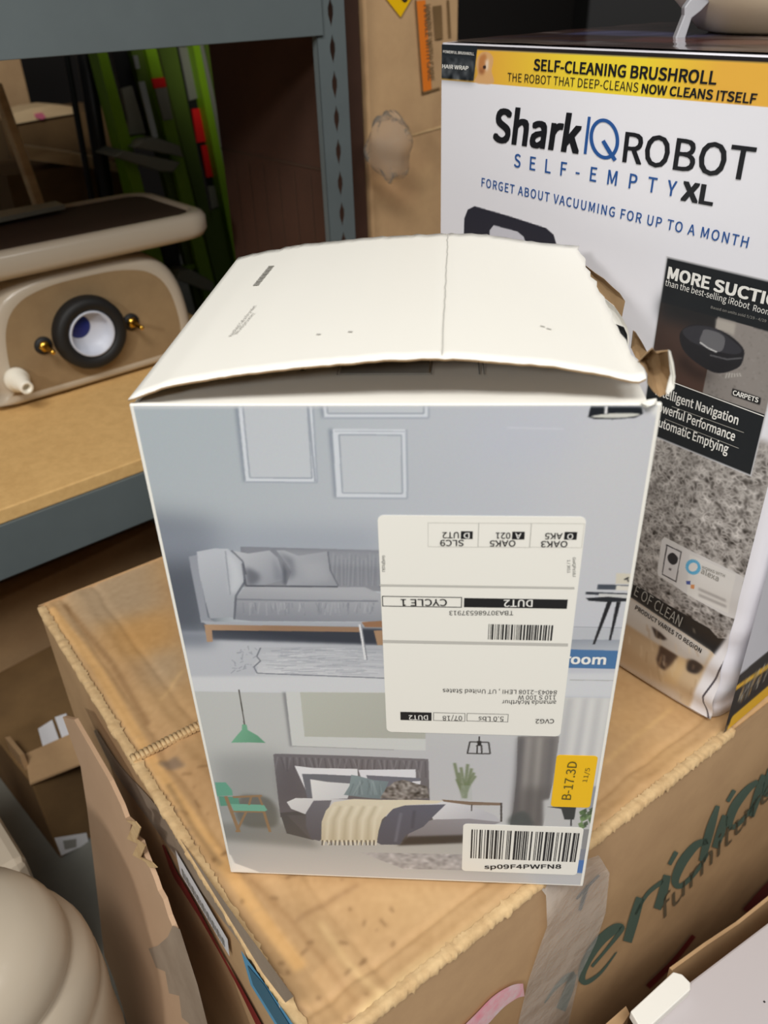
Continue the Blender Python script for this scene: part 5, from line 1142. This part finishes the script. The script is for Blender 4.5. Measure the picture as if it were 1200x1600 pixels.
mb = MB(); K3 = K1 + kx * .10 - ky * .29; mb.box(K3 + V3(0, 0, 0) - kx * .42, kx * .26, ky * .25, V3(0, 0, .23)); tag(mb.build('carton', M['kraft'], bevel=.004), 'brown carton at the left frame edge beside the crushed floor carton', 'box')
# grey box in the dark below the shelf
mb = MB(); mb.box(rk(-.05, .29, -ZT + .314), UR * .36, NR * .25, V3(0, 0, .13)); tag(mb.build('carton', M['kraft_grey'], bevel=.004), 'grey brown carton in the dark directly below the shelf beam', 'box')

# leaning torn cardboard sheet
ND = -D1; SLP = .13; nn = ND + V3(0, 0, SLP); nn /= np.linalg.norm(nn); dn = V3(0, 0, -1) + ND * SLP; dn /= np.linalg.norm(dn)
SH_ = Face(CC + ND * .014, D2, -dn, nn)
shp = [(104, 1118), (122, 1122), (150, 1170), (178, 1218), (196, 1256), (203, 1275), (212, 1283), (209, 1300), (226, 1312), (232, 1330), (242, 1355), (248, 1370), (254, 1388), (262, 1402), (270, 1428), (280, 1452), (292, 1490), (308, 1540), (322, 1600), (345, 1700), (230, 1700), (205, 1600), (184, 1530), (168, 1490), (158, 1400), (150, 1330), (142, 1260), (132, 1195)]
cs = thing('cardboard_sheet', SH_.pt(.2, -.6) * V3(1, 1, 0), 'torn pale brown cardboard sheet leaning against the left side of the large carton', 'cardboard')
mb = MB(); Ps = [SH_.at(*p) for p in shp]
lowz = V3(*SH_.pt(0, -.58)); 
mb.slab(Ps, nn * .004, 0); mb.build('sheet', mat('pale_kraft', (196, 164, 134), .75, noise=(5, (178, 146, 116), .6, U1)), cs)
mb = MB(); Pt = [(268, 1440), (272, 1468), (262, 1494), (266, 1550), (280, 1570), (286, 1600), (296, 1700), (352, 1700), (324, 1600), (309, 1540), (293, 1490), (281, 1452)]
Pt = [(232, 1482), (246, 1478), (262, 1464), (270, 1446), (281, 1452), (293, 1490), (309, 1540), (324, 1600), (340, 1660), (310, 1660), (296, 1600), (284, 1590), (280, 1556), (264, 1552), (258, 1518), (244, 1512)]
mb.poly([SH_.at(*p, .0046) for p in Pt]); mb.build('peeled_layer', M['kraft_grey'], cs)
mb = MB(); r = np.random.default_rng(21)
rag = [(206, 1280), (214, 1290), (208, 1308), (222, 1318), (214, 1336), (232, 1344), (240, 1352)]
for k in range(3): mb.slab([SH_.at(x + r.normal(-3 * k, 2), y + r.normal(0, 2), .0045 + .001 * k) for x, y in rag] + [SH_.at(x + 7, y + 3, .0045 + .001 * k) for x, y in rag[::-1]], nn * .001)
mb.build('torn_fibres', M['kraft_pale'], cs)
# porcelain fixture in the corner
pc = at_z(-56, 1535, ZT - .10); pc = V3(pc[0], pc[1], 0)
mb = MB(); prof = [(0.0, ZT - .045), (.03, ZT - .047), (.056, ZT - .056), (.074, ZT - .070), (.0825, ZT - .088), (.085, ZT - .104), (.083, ZT - .110), (.086, ZT - .114), (.093, ZT - .122), (.098, ZT - .138), (.099, ZT - .152), (.0975, ZT - .158), (.0995, ZT - .162), (.100, ZT - .19), (.098, ZT - .22), (.098, ZT - .27), (.096, ZT - .30), (.09, .12), (.11, .03), (.115, .002), (.0, .002)]; prof = [(r_ , h_ + (.016 if h_ > .2 else 0)) for r_, h_ in prof]
mb.lathe(pc, (0, 0, 1), prof[::-1], 48); tag(mb.build('toilet_bowl', M['porcelain']), 'cream glazed porcelain toilet pedestal in the lower left corner', 'toilet')
q0 = at_z(40, 1338, .26); mb = MB(); mb.box(q0 + V3(-.30, -.20, -.02) - V3(0, 0, .0), V3(.30, .02, 0) * 1.0, V3(-.03, .26, 0), V3(0, 0, .02)); 
mb = MB(); d_ = V3(-.66, .75, 0); n2 = V3(-.75, -.66, 0); mb.box(at_z(42, 1342, .30) - V3(0, 0, .299), d_ * .25, n2 * .25, V3(0, 0, .299)); tag(mb.build('porcelain_block', M['porcelain'], bevel=.012), 'white glazed block standing behind the porcelain pedestal at the left edge', 'sanitary ware')

# ================================================================== LOWER RIGHT: OPEN WHITE CARTON
WZ = ZT - .15
wa, wb = at_z(1080, 1532, WZ), at_z(1200, 1441, WZ); wx = wb - wa; wx /= np.linalg.norm(wx); wy = V3(wx[1], -wx[0], 0); M['lid_grey'] = mat('grey_white_card', (196, 189, 190), .45)
wc = thing('open_carton', wa * V3(1, 1, 0) + wx * .1 + wy * .15, 'white topped carton with an upright brown flap, lower right beside the lettered carton', 'box')
w0 = wa - wx * .30
mb = MB(); mb.box(w0 * V3(1, 1, 0) + V3(0, 0, .001), wx * .75, wy * .30, V3(0, 0, WZ - .001)); mb.build('box_body', M['lid_grey'], wc, bevel=.002)
WF = Face(wa, wx, V3(0, 0, 1), -wy)
g0 = wa - wy * .030
GF = Face(g0, wx, V3(0, 0, 1), -wy)
mb = MB(); P = []
fl_ = [(1046, 1512), (1100, 1473), (1150, 1440), (1200, 1400), (1260, 1345)]
for p in fl_: X = GF.at(*p); P.append(X)
lowp = [X * V3(1, 1, 0) + V3(0, 0, WZ - .10) for X in P]
P2 = np.stack([P, [a * .5 + b * .5 for a, b in zip(P, lowp)], lowp], 1); mb.grid(P2, 0, False); fl2 = mb.build('inner_flap', M['kraft'], wc, solid=.003)
mb = MB(); TFc = [(985, 1580), (1052, 1518), (1066, 1522), (1079, 1535), (1079, 1546), (1020, 1600), (1004, 1612)]
P = [at_z(*p, WZ + .012) for p in TFc]; mb.slab(P, V3(0, 0, -.010)); mb.build('white_tab', M['white_card'], wc, bevel=.001)
mb = MB(); P = [at_z(*p, WZ - .03) for p in ((935, 1610), (978, 1572), (984, 1584), (960, 1620))]; mb.slab(P, V3(0, 0, -.06)); mb.build('inner_flap', M['kraft'], wc)
mb = MB(); c_ = at_z(1192, 1565, WZ); mb.box(c_ + V3(0, 0, .0002), wx * .0015, wy * .0015, V3(0, 0, .0002)); mb.build('ink_speck', M['ink'], wc)
